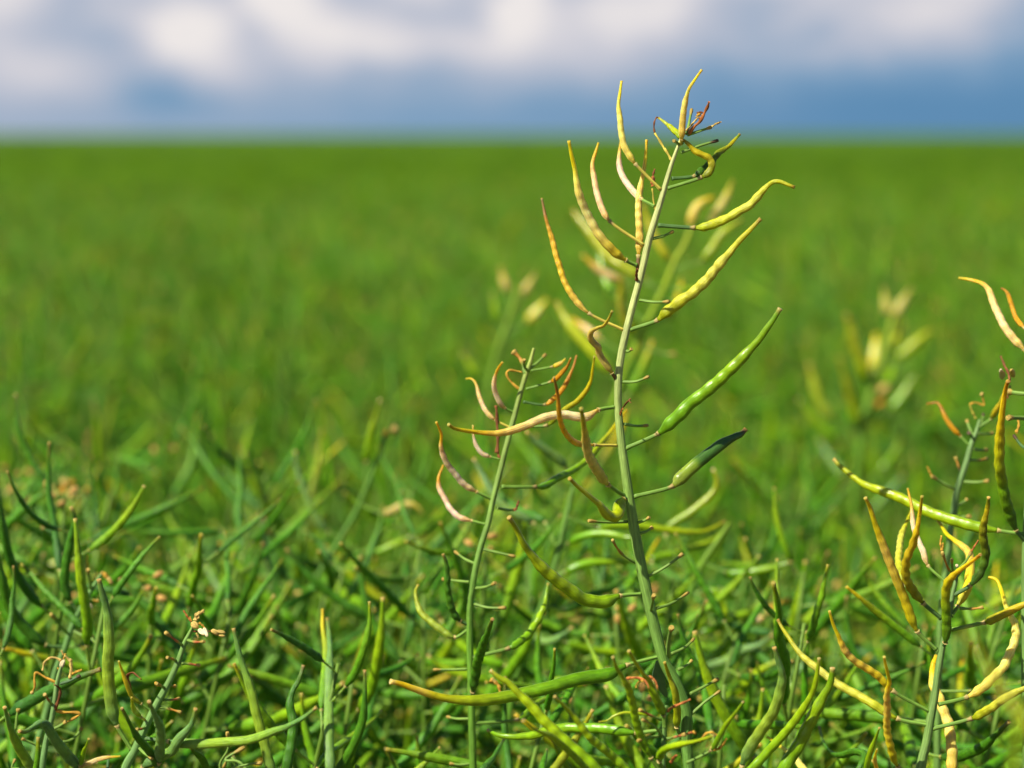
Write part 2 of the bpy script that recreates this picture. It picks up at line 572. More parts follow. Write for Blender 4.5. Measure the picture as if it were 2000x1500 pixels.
def plant(label, d, stem, widths, pods=(), bare=(), dry=(), leaves=(), stemcol=None, lod=2, lean=0.03, seed=1, base=None, bead_mul=1.0, wmul=1.0):
    """One rapeseed plant.  Pods: 'scheme|width|depth of tip|x,y ...|beak share|bead' in photo pixels on the plant's own depth d."""
    rng = np.random.default_rng(seed)
    S = pts(stem)
    W = [float(x) for x in widths.split()]
    P3 = [at_px(q[0], q[1], d + (q[2] if len(q) > 2 else 0)) for q in S]
    top = P3[0]
    foot = P3[-1]
    gx = foot[0] + (lean if base is None else base[0])
    gy = foot[1] + (.02 if base is None else base[1])
    h = foot[2]
    P3 = P3 + [np.array((foot[0] * .55 + gx * .45, foot[1] * .55 + gy * .45, h * .55)), np.array((gx, gy, -.02))]
    W = W + [W[-1] * 1.25, W[-1] * 1.6]
    root = bpy.data.objects.new('rapeseed_plant', None)
    col.objects.link(root)
    root.empty_display_size = .05
    root.location = (gx, gy, 0)
    tag(root, label, 'plant')
    org = np.array((gx, gy, 0))
    D, idx = spline(P3, 12)
    wi = np.interp(np.arange(len(D)), idx, W) * K * d / 2 * (wmul * .88 if wmul < 1 else 1)
    t = np.linspace(0, 1, len(D))
    ys = np.interp(np.arange(len(D)), idx, np.linspace(0, 1, len(idx)))
    sc = STEM_COL if stemcol is None else sat(np.array(stemcol), 1.25) * .86
    C = np.stack([np.interp(ys, np.linspace(0, .75, len(sc)), sc[:, k]) for k in range(3)] + [np.full(len(D), .05)], 1)
    ms = Mesh()
    # ribbed stem: shallow lengthwise ridges
    ms.tube(D, wi, C, 20 if lod == 2 else 10, 1.0, lambda u, th: 1 + .045 * np.cos(6 * th + .6) + .02 * np.cos(11 * th) + .02 * np.sin(40 * u + th))
    ms.build('stem', MAT_STEM, root, org)
    sd = [np.array(q[:2]) for q in S]
    for e in pods:
        f = e.split('|')
        sch, w, dz, Q = f[0], float(f[1]), float(f[2]), pts(f[3])
        if sch[0] == '-':
            sch, Q = sch[1:], Q[::-1]
        beak = float(f[4]) if len(f) > 4 and f[4] else .2
        bead = float(f[5]) if len(f) > 5 and f[5] else .08
        pcol = None
        if sch in ('yellow', 'orange', 'rust', 'brownyel') and not (len(f) > 6):
            pcol = (.50, .42, .06)
        if len(f) > 6:
            pcol = {'g': (.16, .30, .04), 'b': (.16, .09, .03), 'o': (.46, .26, .05), 'y': (.5, .42, .06), 'd': (.08, .17, .04)}[f[6]]
        n = len(Q)
        A = []
        for i, q in enumerate(Q):
            fz = i / (n - 1)
            A.append(at_px(q[0], q[1], d + dz * fz + (q[2] if len(q) > 2 else 0)))
        a, b, c = pod_shapes(A, w * wmul * K * d, sch, rng, beak, bead * bead_mul, lod, pcol)
        mt = MAT_GLOSS if sch in ('glossgreen', 'limegreen', 'green', 'greenyel', 'lime', 'greenshadow') else MAT_POD
        po = b.build('seed_pod', mt, root, org)
        a.build('stalk', MAT_STEM, po, org)
        c.build('beak', mt, po, org)
    for e in bare:
        f = e.split('|')
        Q = pts(f[0])
        kind = f[1] if len(f) > 1 else ''
        dz = float(f[2]) if len(f) > 2 else rng.uniform(-.012, .012)
        n = len(Q)
        if n == 2:
            mid = ((Q[0][0] + Q[1][0]) / 2, (Q[0][1] + Q[1][1]) / 2 + abs(Q[0][0] - Q[1][0]) * .06)
            Q = [Q[0], mid, Q[1]]
            n = 3
        A = [at_px(q[0], q[1], d + dz * i / (n - 1)) for i, q in enumerate(Q)]
        Dn, _ = spline(A, 6)
        v = np.linspace(0, 1, len(Dn))
        r0 = (2.7 if 'w' not in kind else 4.2) * K * d
        rr = r0 * (1.15 - .3 * v)
        tipc = {'r': (.42, .12, .04), 'o': (.48, .22, .03), 'd': (.10, .06, .03)}.get(kind[:1], (.40, .28, .10))
        bc = {'d': (.07, .15, .05), 'y': (.42, .38, .05)}.get(kind[1:2], (.18, .31, .05))
        C = np.tile(np.array(bc + (.1,)), (len(Dn), 1))
        if kind[:1] in ('r', 'o'):
            k2 = sm((v - .25) / .35)[:, None]
            C[:, :3] = C[:, :3] * (1 - k2) + np.array(tipc) * k2
            rr = rr * (1 - .15 * v + .15 * np.sin(v * 17))
        C[-3:, :3] = (.43, .30, .06) if kind[:1] != 'd' else tipc
        rr[-3:] = r0 * np.array((1.15, 1.5, 1.25)) * rng.uniform(.8, 1.15)
        mb = Mesh()
        mb.tube(Dn, rr, C, 8)
        mb.build('bare_stalk', MAT_STEM, root, org)
    for e in dry:
        build_dry(e, d, root, org, rng)
    for e in leaves:
        f = e.split('|')
        Q = pts(f[0])
        A = [at_px(q[0], q[1], d + float(f[2]) * i / len(Q)) for i, q in enumerate(Q)]
        Dn, _ = spline(A, 8)
        v = np.linspace(0, 1, len(Dn))
        w = float(f[1]) * K * d / 2 * np.sin(np.pi * (v * .88 + .1)) ** .7
        mb = Mesh()
        mb.tube(Dn, w, np.tile(np.array((.10, .22, .09, 0)), (len(Dn), 1)), 12, .10, lambda u, th: 1 + .12 * np.sin(11 * u + 2 * th))
        mb.build('leaf', MAT_LEAF, root, org)
    return root


DRYC = {'t': (.62, .44, .12), 'p': (.80, .66, .38), 'o': (.58, .32, .04), 'r': (.46, .15, .04), 'b': (.22, .08, .03), 'y': (.5, .4, .06)}


def build_dry(e, d, root, org, rng):
    """Withered flower or shrivelled pod: 'name|piece;piece' with piece = colour,width,depth:x,y x,y (strand) or colour,width,depth,ball:x,y x,y."""
    name, pieces = e.split('|')
    mb = Mesh()
    for k, pc in enumerate(pieces.split(';')):
        hd, q = pc.split(':')
        hd = hd.split(',')
        Q = pts(q)
        w, dz = float(hd[1]) * K * d / 2, float(hd[2])
        c = DRYC[hd[0]]
        A = [at_px(x[0], x[1], d + dz * (i + .3) / len(Q)) for i, x in enumerate(Q)]
        if len(hd) > 3:
            a, b = A[0], A[-1]
            ax = b - a
            mb.ball((a + b) / 2, w, np.append(np.array(c) * rng.uniform(.85, 1.15), .6), ax, np.linalg.norm(ax) / 2 / w, seed=int(rng.integers(1e6)), n=9)
            continue
        Dn, _ = spline(A, 7)
        v = np.linspace(0, 1, len(Dn))
        C = np.tile(np.append(np.array(c), .8), (len(Dn), 1))
        C[:, :3] *= (1 + .25 * np.sin(v * 14 + k))[:, None]
        mb.tube(Dn, w * (1 - .25 * v + .22 * np.sin(v * 19 + k)), C, 8, .6, lambda u, th: 1 + .15 * np.sin(3 * th + 12 * u))
    mb.build(name, MAT_DRY, root, org)


# --- the tall sharp plant
plant("tall sharp rapeseed plant with yellow and green pods, rising above the horizon", 1.0,
      "1332,266 1322,292 1310,326 1291,392 1270,460 1251,540 1233,608 1214,690 1208,740 1207,790 1212,850 1222,925 1233,1000 1247,1080 1264,1160 1281,1235 1297,1292 1317,1330 1334,1370 1341,1410 1340,1450 1346,1510",
      "5 7 9 12 14 14 14.5 15 15 15 16 18 20 21 22 22 22 24 25 24 22 22",
      pods=[
          "yellow|13|-.012|1329,282 1331,272 1333,240 1336,212 1341,188 1346,173 1357,156 1371,136|.34|.05",
          "yellow|13|.004|1291,371 1240,319 1229,303 1220,288 1214,262 1211,232 1208,205 1211,180 1214,158|.26|.07",
          "pink|13|.03|1279,403 1253,389 1240,377 1223,356 1212,334 1209,310 1212,278|.15|.04|g",
          "yellow|14.5|.012|1244,548 1247,498 1249,470 1248,430 1247,402 1250,370 1256,340 1260,315 1263,273|.28|.10|b",
          "-orange|12.5|.016|1169,279 1163,298 1157,320 1160,345 1163,364 1168,385 1176,408 1190,431 1258,479|.25|.05",
          "-yelgreen|17|-.015|1111,275 1116,302 1122,328 1130,376 1138,398 1148,420 1171,460 1198,490 1222,508 1243,518|.22|.065|g",
          "-brownyel|12.5|.012|1058,387 1063,412 1067,430 1079,469 1085,495 1093,520 1103,551 1122,583 1149,611 1219,645|.17|.10",
          "lime|12|.012|1332,280 1331,270 1325,262 1317,255 1308,247 1297,238 1286,230|.35|.09",
          "-olive|14|.0|1334,273 1343,280 1360,297 1374,303 1385,309 1391,322 1385,336 1371,346 1304,368|.12|.11|g",
          "olivedark|14|.018|1312,349 1357,344 1366,337 1377,328 1388,318 1396,308 1404,298 1411,294 1424,285 1433,275 1445,262|.28|.13|d",
          "limebead|17.5|-.012|1285,440 1358,445 1372,444 1390,439 1410,431 1427,423 1446,411 1463,402 1476,389 1487,376 1499,363 1511,355 1524,355 1537,360 1552,366|.22|.10|d",
          "limebead|21|-.012|1231,644 1285,625 1298,613 1312,602 1332,586 1352,573 1366,560 1381,547 1394,530 1407,514 1424,495 1441,474 1462,452 1486,427|.24|.13|g",
          "-tan|13.5|-.02|1196,607 1189,622 1179,636 1165,641 1154,649 1153,660 1160,670 1168,677 1170,690 1195,728 1203,741|.30|.05|b",
          "-cream|17|-.03|876,829 886,836 902,840 930,844 975,846 1020,834 1062,816 1085,811 1104,810 1144,815 1168,801 1199,795|.22|.04|g",
          "-brownyel|11.5|-.045|1082,737 1085,750 1089,770 1091,795 1094,820 1100,838 1110,853 1120,862 1132,867 1160,869 1205,870|.16|.06",
          "-tan|19|-.06|1135,798 1138,815 1141,836 1144,860 1149,886 1157,903 1168,921 1187,946 1226,972|.24|.08|g",
          "green|25|-.015|1222,876 1287,846 1300,835 1313,823 1331,806 1349,787 1368,773 1388,757 1405,743 1421,727 1440,709 1459,689 1474,673 1486,659 1497,643 1510,625 1524,602|.20|.07|g",
          "darkflat|25|.01|1238,970 1315,949 1325,938 1340,924 1360,906 1375,894 1392,881 1406,870 1421,861 1438,852 1447,848 1457,838|.14|.02|g",
          "-lime|23|-.03|1112,934 1127,949 1144,963 1157,974 1169,984 1180,998 1190,1008 1203,1008 1209,998 1209,990 1218,975 1226,972|.40|.05|d",
          "-limegreen|25|-.03|994,1010 1002,1022 1010,1037 1022,1061 1033,1077 1046,1094 1062,1112 1080,1127 1097,1141 1115,1153 1132,1166 1150,1173 1181,1175 1210,1164 1252,1160|.24|.045|g",
          "-glossgreen|26|-.03|762,1331 785,1336 808,1345 831,1353 867,1363 917,1368 950,1367 983,1362 1033,1352 1083,1340 1110,1331 1140,1324 1188,1317 1222,1300 1288,1282|.20|.025|g",
          "-lime|15|-.02|1298,1293 1303,1309 1309,1326 1319,1354 1321,1372 1323,1392 1322,1420 1330,1440|.25|.03|g",
      ],
      bare=["1330,298 1366,285 1403,274|dg", "1342,264 1366,256 1390,248|", "1275,466 1296,461 1315,452", "1249,586 1278,590 1308,589", "1222,685 1228,686 1234,681",
            "1215,746 1243,745 1268,735", "1219,828 1240,832 1265,831", "1225,1019 1185,1020 1149,1017", "1240,1022 1255,1018 1269,1010", "1247,1042 1263,1038 1275,1029",
            "1241,1099 1218,1085 1205,1070 1196,1054|o|-.01", "1265,1126 1290,1113 1313,1098 1334,1081", "1271,1195 1274,1180 1277,1162||-.02", "1280,1189 1312,1178 1345,1157",
            "1306,1282 1305,1262 1308,1240 1312,1225|w|-.015", "1311,1277 1338,1264 1356,1247", "1324,1308 1340,1300 1352,1289", "1348,1355 1375,1341 1403,1326", "1350,1395 1378,1370 1407,1349",
            "1326,282 1320,277 1316,275|", "1341,262 1346,240 1351,213|", "1212,1372 1214,1374"][:-1],
      dry=["withered_flower|b,5,0:1279,362 1277,350 1276,340 1279,330;r,6,0:1275,364 1273,355 1275,345;y,4,0:1282,421 1277,395 1274,368",
           "withered_flower|b,3.5,0:1279,259 1277,248 1279,236 1283,229 1286,230;y,5.5,.01:1312,313 1296,287 1279,260",
           "withered_pod|r,6.5,-.01:1346,262 1355,248 1366,238 1374,226 1378,216 1383,205 1385,199",
           "withered_flower|t,4,0:1340,256 1354,240 1364,228;o,6,0,ball:1360,226 1369,222;b,4,0:1361,221 1367,219 1374,222 1372,230 1364,231;o,3,0:1363,219 1370,225 1375,221;t,3,0:1358,228 1366,229 1373,226",
           "withered_flower|t,4,0:1390,248 1396,243 1402,240 1409,238;b,4,0:1400,242 1407,238",
           "withered_flower|b,3.5,-.02:1211,812 1214,800 1222,789 1231,779 1229,783 1233,787;r,4,-.02:1212,810 1216,798",
           "brown_bract|b,6,-.012:1244,548 1243,535 1245,525"],
      leaves=["1286,1290 1285,1315 1292,1340 1302,1362|22|.03"], seed=3, lean=.02)

# --- second plant, left of it
plant("rapeseed plant with small orange pods, its stem just left of tall sharp plant", 1.055,
      "1043,680 1035,710 1027,732 1016,770 1005,812 990,868 977,920 965,967 954,1020 940,1065 931,1100 923,1145 918,1185 917,1235 919,1300 921,1400 924,1510",
      "6 9 10 10.5 11 11 11 11.5 12 12 12.5 13 13 13.5 14 14.5 15",
      pods=[
          "orangepod|9|0|1037,724 1080,716 1088,713 1097,708 1101,704 1105,700|.3|.03|g",
          "rust|9|-.01|1027,760 1077,745 1087,739 1098,727 1108,715 1115,699|.3|.05|g",
          "rust|10|.01|1022,785 1066,790 1082,778 1094,766 1104,752 1112,735 1120,716 1126,694|.3|.04|d",
          "olive|11|-.02|1005,832 1070,830 1086,815 1101,802 1113,793 1126,785 1138,772 1149,756 1155,740 1157,724 1159,710 1161,696|.25|.05|g",
          "-pinkor|10.5|-.01|982,707 975,716 970,726 966,740 965,756 968,768 976,786 986,797 1002,805|.28|.03|g",
          "-orange|9.5|.01|910,740 919,739 927,745 932,757 935,770 941,787 950,804 967,820 996,835|.25|.04|y",
          "-pink|9|0|924,830 924,843 926,857 930,870 942,886 957,892 976,897|.35|.02|g",
          "-pinkor|12|-.015|852,824 857,835 862,848 861,870 864,884 870,900 879,914 890,927 905,945 930,960 961,975|.24|.08|g",
          "-pinkor|11.5|.012|866,908 862,918 857,931 857,950 863,964 871,978 877,990 885,1000 897,1010 920,1017 948,1024|.16|.06|g",
          "greenyel|14|.06|979,951 1047,951 1064,949 1087,935 1106,925 1126,914 1150,895 1170,870 1187,850 1205,826 1225,800|.2|.04|g",
          "-dark|14|-.01|865,1082 870,1095 873,1110 873,1135 875,1157 878,1174 883,1190 888,1202 899,1212 915,1221|.15|.13|d",
          "-greyyel|14|.015|817,1142 812,1152 812,1163 816,1180 823,1197 840,1213 858,1227 888,1245 913,1231|.2|.05|g",
          "green|15|.02|923,1284 995,1266 1007,1260 1018,1251 1030,1241 1039,1229 1050,1213 1058,1197 1064,1182 1067,1166 1071,1139|.14|.13|g",
          "-dark|18|-.05|962,1209 957,1222 951,1240 944,1257 939,1274 933,1292 930,1310 923,1350 919,1372|.2|.12|d",
          "green|13|.04|924,1413 1013,1405 1032,1390 1050,1373 1066,1366 1083,1357 1108,1342|.2|.04|g",
      ],
      bare=["1027,732 1022,712 1014,698 1002,686|ow", "1032,722 1050,708 1066,692|", "970,992 990,996 1007,995|", "930,1102 908,1092 888,1077", "942,1072 975,1080 1007,1087", "917,1137 895,1135 864,1131", "928,1149 950,1146 968,1138",
            "926,1180 955,1187 988,1187", "913,1307 880,1308 846,1308", "917,1404 892,1404 873,1400", "918,1492 898,1494 878,1491", "1032,726 1024,715 1024,702"],
      dry=["withered_pod|o,5,0:1015,760 1002,750 992,738 990,728 995,723 1006,724 1020,727",
           "withered_pod|b,6,0:984,912 974,890 971,870;b,7,0:971,885 972,860 972,840 970,810 969,792",
           "withered_flower|b,5,0:1007,996 1011,985 1013,978;r,4,0:1005,997 1010,990",
           "withered_pod|o,8,0:957,1328 966,1332 974,1340 977,1352;t,8,0:960,1326 970,1334"],
      stemcol=[(.40, .46, .16), (.30, .40, .14), (.22, .36, .11), (.16, .30, .07)], seed=5, lean=.0)

# --- plants at the right edge
plant("rapeseed plant in lower right corner with yellow beaded pods spreading from a clean green stem", 1.0,
      "1870,1112 1866,1138 1861,1160 1856,1190 1848,1230 1840,1267 1832,1313 1824,1370 1817,1407 1809,1453 1798,1505",
      "6 8 9 10 11 12 14 15 16 17 19",
      pods=[
          "-limebead|17|.03|1519,1210 1528,1227 1540,1244 1550,1260 1562,1276 1578,1291 1596,1305 1614,1320 1632,1333 1652,1345 1673,1356 1690,1366 1707,1376 1751,1403 1812,1416|.2|.06|g",
          "-orangepod|14.5|-.015|1620,1193 1623,1205 1628,1221 1637,1241 1643,1256 1651,1271 1661,1283 1673,1293 1688,1303 1702,1311 1717,1322 1742,1348 1816,1390|.2|.10|g",
          "-orangepod|14.5|-.04|1727,1283 1729,1295 1733,1312 1737,1332 1734,1346 1732,1362 1733,1378 1733,1395 1732,1411 1733,1427 1738,1453 1744,1477 1753,1496 1790,1530|.2|.11|d",
          "-orangepod|18|-.02|1690,972 1695,982 1700,994 1708,1020 1716,1042 1726,1067 1736,1095 1748,1124 1756,1144 1764,1164 1773,1188 1791,1232 1829,1269|.16|.05|g",
          "-olive|17|-.03|1801,969 1799,983 1797,998 1790,1038 1786,1054 1780,1070 1773,1086 1770,1100 1768,1116 1771,1132 1777,1144 1784,1155 1802,1177 1838,1208|.2|.14|d",
          "-pinkor|12|.025|1773,954 1776,968 1780,986 1782,1005 1784,1026 1789,1044 1796,1062 1803,1077 1812,1104 1846,1136|.25|.05|g",
          "-limebead|14|.05|1780,996 1771,1020 1762,1040 1758,1060 1756,1080 1755,1096 1757,1112 1765,1140 1800,1170|.12|.12|g",
          "-darkyel|18|-.03|1915,1083 1908,1089 1896,1098 1884,1107 1872,1115 1862,1124 1854,1133 1849,1145 1847,1158 1847,1180 1848,1200 1849,1222 1846,1255 1842,1262|.24|.10|d",
          "-olivedark|17|-.02|1931,971 1930,980 1929,990 1925,1008 1922,1021 1920,1036 1920,1050 1923,1064 1925,1076 1924,1090 1918,1110 1896,1142 1864,1162|.16|.12|d",
          "-orangepod|18|.05|1832,1017 1840,1029 1849,1043 1861,1053 1875,1063 1886,1072 1893,1082 1895,1096 1895,1112 1893,1128 1890,1146 1870,1184 1858,1203|.2|.03|g",
          "olive|17|-.015|1858,1230 1925,1215 1936,1211 1950,1204 1962,1199 1980,1190 2001,1180 2030,1168|.2|.04|g",
          "-yellow|18|.02|1931,1128 1940,1129 1948,1134 1953,1145 1958,1160 1964,1182 1976,1206 1982,1220 1984,1236 1982,1252 1977,1266 1970,1280 1962,1299 1952,1312 1941,1321 1918,1344 1890,1361 1833,1376|.22|.10|g",
          "limebead|17|-.02|1822,1423 1899,1403 1917,1394 1930,1386 1943,1378 1954,1369 1967,1361 2000,1345 2036,1333|.2|.07|g",
          "-yellow|21|.03|1829,1280 1823,1298 1821,1318 1823,1340 1832,1358 1842,1386 1853,1416 1856,1434 1858,1452 1859,1480 1858,1520 1850,1560|.1|.09|g",
          "-orangepod|8|-.03|1713,1463 1709,1478 1710,1492 1717,1515 1730,1550|.2|.02|g",
          "-green|12|-.02|1718,1421 1708,1447 1698,1475 1692,1500 1690,1530 1720,1570|.2|.02|g",
      ],
      bare=["1864,1126 1852,1110 1840,1078|og", "1863,1126 1860,1108 1859,1092|", "1867,1116 1885,1098 1897,1078|", "1874,1188 1900,1189 1921,1186|o", "1868,1128 1882,1110 1900,1092|"],
      dry=["withered_flower|o,5,0:1840,1076 1837,1062 1839,1046;o,4,0:1841,1074 1842,1060", "withered_flower|r,4,0:1897,1077 1904,1066 1911,1055", "withered_flower|p,7,0,ball:1867,1108 1871,1102",
           "withered_flower|r,4,0:1900,1092 1910,1086 1917,1081"],
      stemcol=[(.18, .28, .12), (.20, .31, .12), (.22, .34, .12)], seed=7, lean=-.03)

plant("slim rapeseed plant with mostly bare stalks behind the yellow-podded plant at right", 1.115,
      "1914,820 1906,846 1897,868 1887,905 1877,934 1867,968 1863,1000 1857,1030 1853,1072 1846,1120 1838,1200 1834,1300 1830,1510", "6 8 10 11 12 13 13 13 13 13 13 13 14",
      pods=["-rust|10|.01|1810,789 1819,787 1829,785 1836,791 1841,803 1848,818 1858,833 1876,852 1892,869|.2|.05|g",
            "olive|11|-.01|1912,834 1936,818 1941,809 1946,800 1953,787 1959,772|.2|.03|g"],
      bare=["1900,851 1893,835 1888,820|", "1902,858 1896,850 1892,845|dd", "1910,846 1925,848 1940,846|", "1900,877 1914,880 1928,878|", "1892,898 1912,899 1929,895|o", "1880,934 1872,910 1866,892|od", "1866,956 1843,944 1820,930|",
            "1882,941 1908,942 1932,939|", "1912,834 1918,822 1921,808|d", "1868,988 1880,982 1890,974|", "1865,1010 1880,1010 1895,1008|"],
      dry=["withered_flower|o,4,0:1894,790 1904,786 1922,791 1920,780 1920,768;y,4,0:1906,818 1899,804 1894,790;t,9,0,ball:1915,768 1920,772", "withered_flower|o,4,0:1820,930 1815,920 1811,911"],
      stemcol=[(.24, .36, .16), (.22, .35, .14), (.18, .30, .10)], seed=11, lod=1)

plant("rapeseed plant at right frame edge holding one long upright pod yellow above and green below", 1.03,
      "2012,640 2014,720 2013,800 2010,900 2006,1000 2003,1080 2002,1200 2003,1350 2006,1510", "8 10 11 12 13 14 15 16 17",
      pods=["-darkyel|21|-.04|1969,744 1965,756 1962,770 1958,800 1955,826 1953,850 1952,880 1952,910 1955,930 1958,948 1964,978 1970,998 1984,1034 2004,1060|.2|.07|d",
            "-limegreen|22|.05|1629,897 1640,910 1655,922 1670,934 1686,945 1705,953 1728,961 1751,969 1774,980 1797,992 1820,1002 1845,1011 1872,1019 1900,1027 1948,1036 2004,1044|.17|.05|g",
            "-orange|16|.03|1873,543 1888,545 1906,549 1919,554 1929,563 1935,576 1940,591 1946,605 1953,620 1961,636 1979,661 2000,682 2013,700|.22|.06|y",
            "-rust|10|.04|1956,563 1963,567 1969,575 1974,590 1985,622 2000,640 2013,655|.2|.04|o",
            "-yellow|14|.0|1984,1064 1983,1080 1980,1096 1974,1107 1966,1117 1944,1127 1925,1124 2003,1140|.2|.05|g"][:4],
      bare=["2012,770 1990,768 1968,765|w", "2012,818 1990,816 1968,816|w", "2010,880 1995,870 1980,850|dd"],
      dry=["withered_flower|b,8,.05:1972,744 1969,728 1962,714 1955,697;b,6,.05:1968,776 1973,755;p,12,.08,ball:1955,722 1958,740;t,12,.08,ball:1976,722 1979,736", "withered_flower|o,6,.02:1985,845 1990,830 1988,815"],
      stemcol=[(.22, .34, .13), (.18, .30, .10)], seed=13, lean=.02)

# --- plants at the left edge
plant("rapeseed plant topped by a tan dried flower, long pale green pod upright beside it", 0.99,
      "378,1222 370,1238 360,1258 348,1292 328,1336 304,1380 284,1420 264,1464 243,1510", "7 9 10 12 13.5 15 16 17 18",
      pods=["-bluelime|24|-.015|193,1131 197,1148 201,1164 206,1180 210,1200 212,1230 213,1262 211,1286 211,1302 212,1330 215,1356 218,1380 228,1416 257,1465|.15|.035|g",
            "-olive|10|-.01|232,1291 235,1300 239,1312 246,1332 252,1348 258,1360 275,1374 294,1388|.25|.03|g",
            "-lime|10|-.02|257,1362 259,1376 262,1386 265,1391 275,1400 286,1408|.1|.04|y",
            "-dark|16|-.03|238,1383 246,1398 254,1414 260,1426 267,1438 277,1450 287,1462 300,1478 306,1500 300,1540|.3|.05|d",
            "-blue|19|-.05|291,1370 297,1384 303,1398 309,1410 313,1424 314,1442 312,1466 311,1488 300,1530|.25|.08|d",
            "bluelime|19|-.04|284,1442 332,1449 350,1451 385,1453 410,1452 434,1450 462,1448 490,1444 515,1436 538,1427 556,1421 573,1413 595,1400 618,1382|.19|.035|d",
            "-blue|20|-.02|382,1384 379,1398 375,1412 364,1428 352,1440 342,1456 336,1466 322,1474 308,1481 280,1497 262,1530|.22|.05|d"],
      bare=["356,1260 345,1252 323,1235|rg", "366,1250 382,1254 399,1253|rg", "344,1291 337,1287 326,1284|og", "354,1295 372,1297 391,1300|rg", "330,1337 336,1340 343,1340|o", "320,1367 335,1367 351,1364|r", "312,1381 332,1385 355,1392|og", "284,1420 275,1424 267,1424|r", "270,1459 283,1472 297,1482|", "322,1344 312,1338 306,1335|o"],
      dry=["withered_flower|t,15,-.005,ball:375,1216 386,1226;t,8,0:382,1212 383,1202 390,1197 398,1194;t,6,0,ball:392,1197 399,1190;p,10,-.01,ball:388,1228 398,1240;p,9,-.015,ball:398,1226 405,1243;o,5,0:388,1216 396,1222 402,1230;b,4,0:376,1233 395,1233 412,1233;t,11,0,ball:412,1231 428,1239;t,8,0,ball:420,1232 441,1236;t,6,0,ball:426,1241 440,1242;r,4,0:374,1215 366,1204 358,1192;o,4,0:374,1214 371,1204;t,5,0:380,1210 388,1206 384,1198;t,5,0:384,1236 388,1246",
           "withered_flower|o,8,0,ball:302,1332 311,1340", "withered_pod|b,6,-.01:256,1352 252,1335 249,1322 252,1316 260,1314 268,1320 276,1327"],
      stemcol=[(.20, .32, .10), (.20, .33, .12), (.20, .34, .13)], seed=17, lean=-.05)

plant("rapeseed plant with bent orange flower remnants in bottom left corner", 1.03,
      "122,1296 118,1308 112,1332 108,1360 102,1400 90,1450 82,1510", "6 8 9 10 11 12 13",
      pods=["-blue|21|-.03|37,1428 50,1429 62,1422 74,1414 84,1413 93,1420 99,1431 105,1441 114,1454 124,1466 132,1476 152,1502 140,1560|.15|.035|d",
            "-bluelime|20|-.03|9,1381 13,1398 18,1416 22,1428 26,1438 33,1452 40,1466 54,1488 75,1520 90,1560|.3|.04|g",
            "-green|10|-.02|173,1443 169,1456 164,1468 157,1494 140,1530|.35|.02|g",
            "-orange|10|-.01|236,1477 224,1478 212,1479 201,1481 190,1484 174,1491 158,1499 130,1520|.25|.03|y"],
      bare=["122,1450 137,1446 150,1436 160,1421|", "31,1425 33,1400 36,1384|", "82,1460 60,1450 42,1442|", "60,1500 24,1500 30,1482|", "102,1377 94,1366 87,1356|r", "117,1336 130,1332 140,1328 157,1319|dd", "104,1424 116,1418 130,1409|", "210,1500 211,1488 213,1476|dd"],
      dry=["withered_flower|p,10,0,ball:118,1306 126,1288;t,5,0:120,1290 108,1285 96,1286 88,1292 85,1300 83,1310;t,5,0:126,1280 136,1290 140,1302 137,1325;t,7,0:138,1288 139,1308 136,1326;o,4,0:128,1276 124,1288;t,4,0:120,1270 124,1280;o,4,0:112,1306 118,1305 124,1300;t,5,0,ball:136,1286 141,1292",
           "withered_pod|o,5,0:110,1333 90,1324 70,1314 67,1325 68,1340 62,1354;t,7,0,ball:60,1350 65,1356", "withered_pod|b,6,-.01:108,1386 114,1366 118,1350 114,1342 106,1337",
           "withered_pod|o,6,0:109,1388 125,1391 142,1391 156,1394 150,1400 138,1407 128,1411", "withered_flower|o,6,0:140,1316 150,1312 160,1308"],
      stemcol=[(.22, .33, .13), (.20, .34, .14)], seed=19, lean=-.04)

plant("slightly blurred rapeseed plant at left edge with a dark upright pod above its stem", 1.115,
      "198,1122 191,1133 172,1163 154,1196 139,1229 127,1265 106,1320 96,1370 86,1410 74,1450 62,1510", "6 8 10 11 12 13 13 14 14 15 16",
      pods=["-dark|18|-.01|139,990 143,1005 145,1022 141,1042 137,1060 132,1085 128,1108 126,1128 127,1146 138,1175 152,1194|.13|.10|d",
            "-dark|21|-.02|-10,1070 -3,1095 4,1130 10,1158 18,1183 30,1204 48,1225 88,1259 127,1264|.12|.05|d",
            "-green|13|.02|60,1180 80,1230 97,1270 106,1300 104,1320|.2|.03|g"][:2],
      bare=["136,1240 118,1222 99,1199|", "143,1232 162,1241 183,1243|", "172,1166 182,1172 192,1174|", "170,1160 163,1148 157,1137|", "178,1152 175,1130 172,1112|"],
      dry=["withered_flower|o,9,0,ball:202,1117 212,1132;t,9,0,ball:208,1124 220,1142;t,4,0:196,1124 200,1116;o,4,0:172,1110 170,1096 171,1084", "withered_flower|p,7,0,ball:172,1178 180,1190;o,4,0:182,1172 192,1175"],
      stemcol=[(.18, .32, .12), (.17, .30, .11)], seed=23, lod=1, lean=-.06)

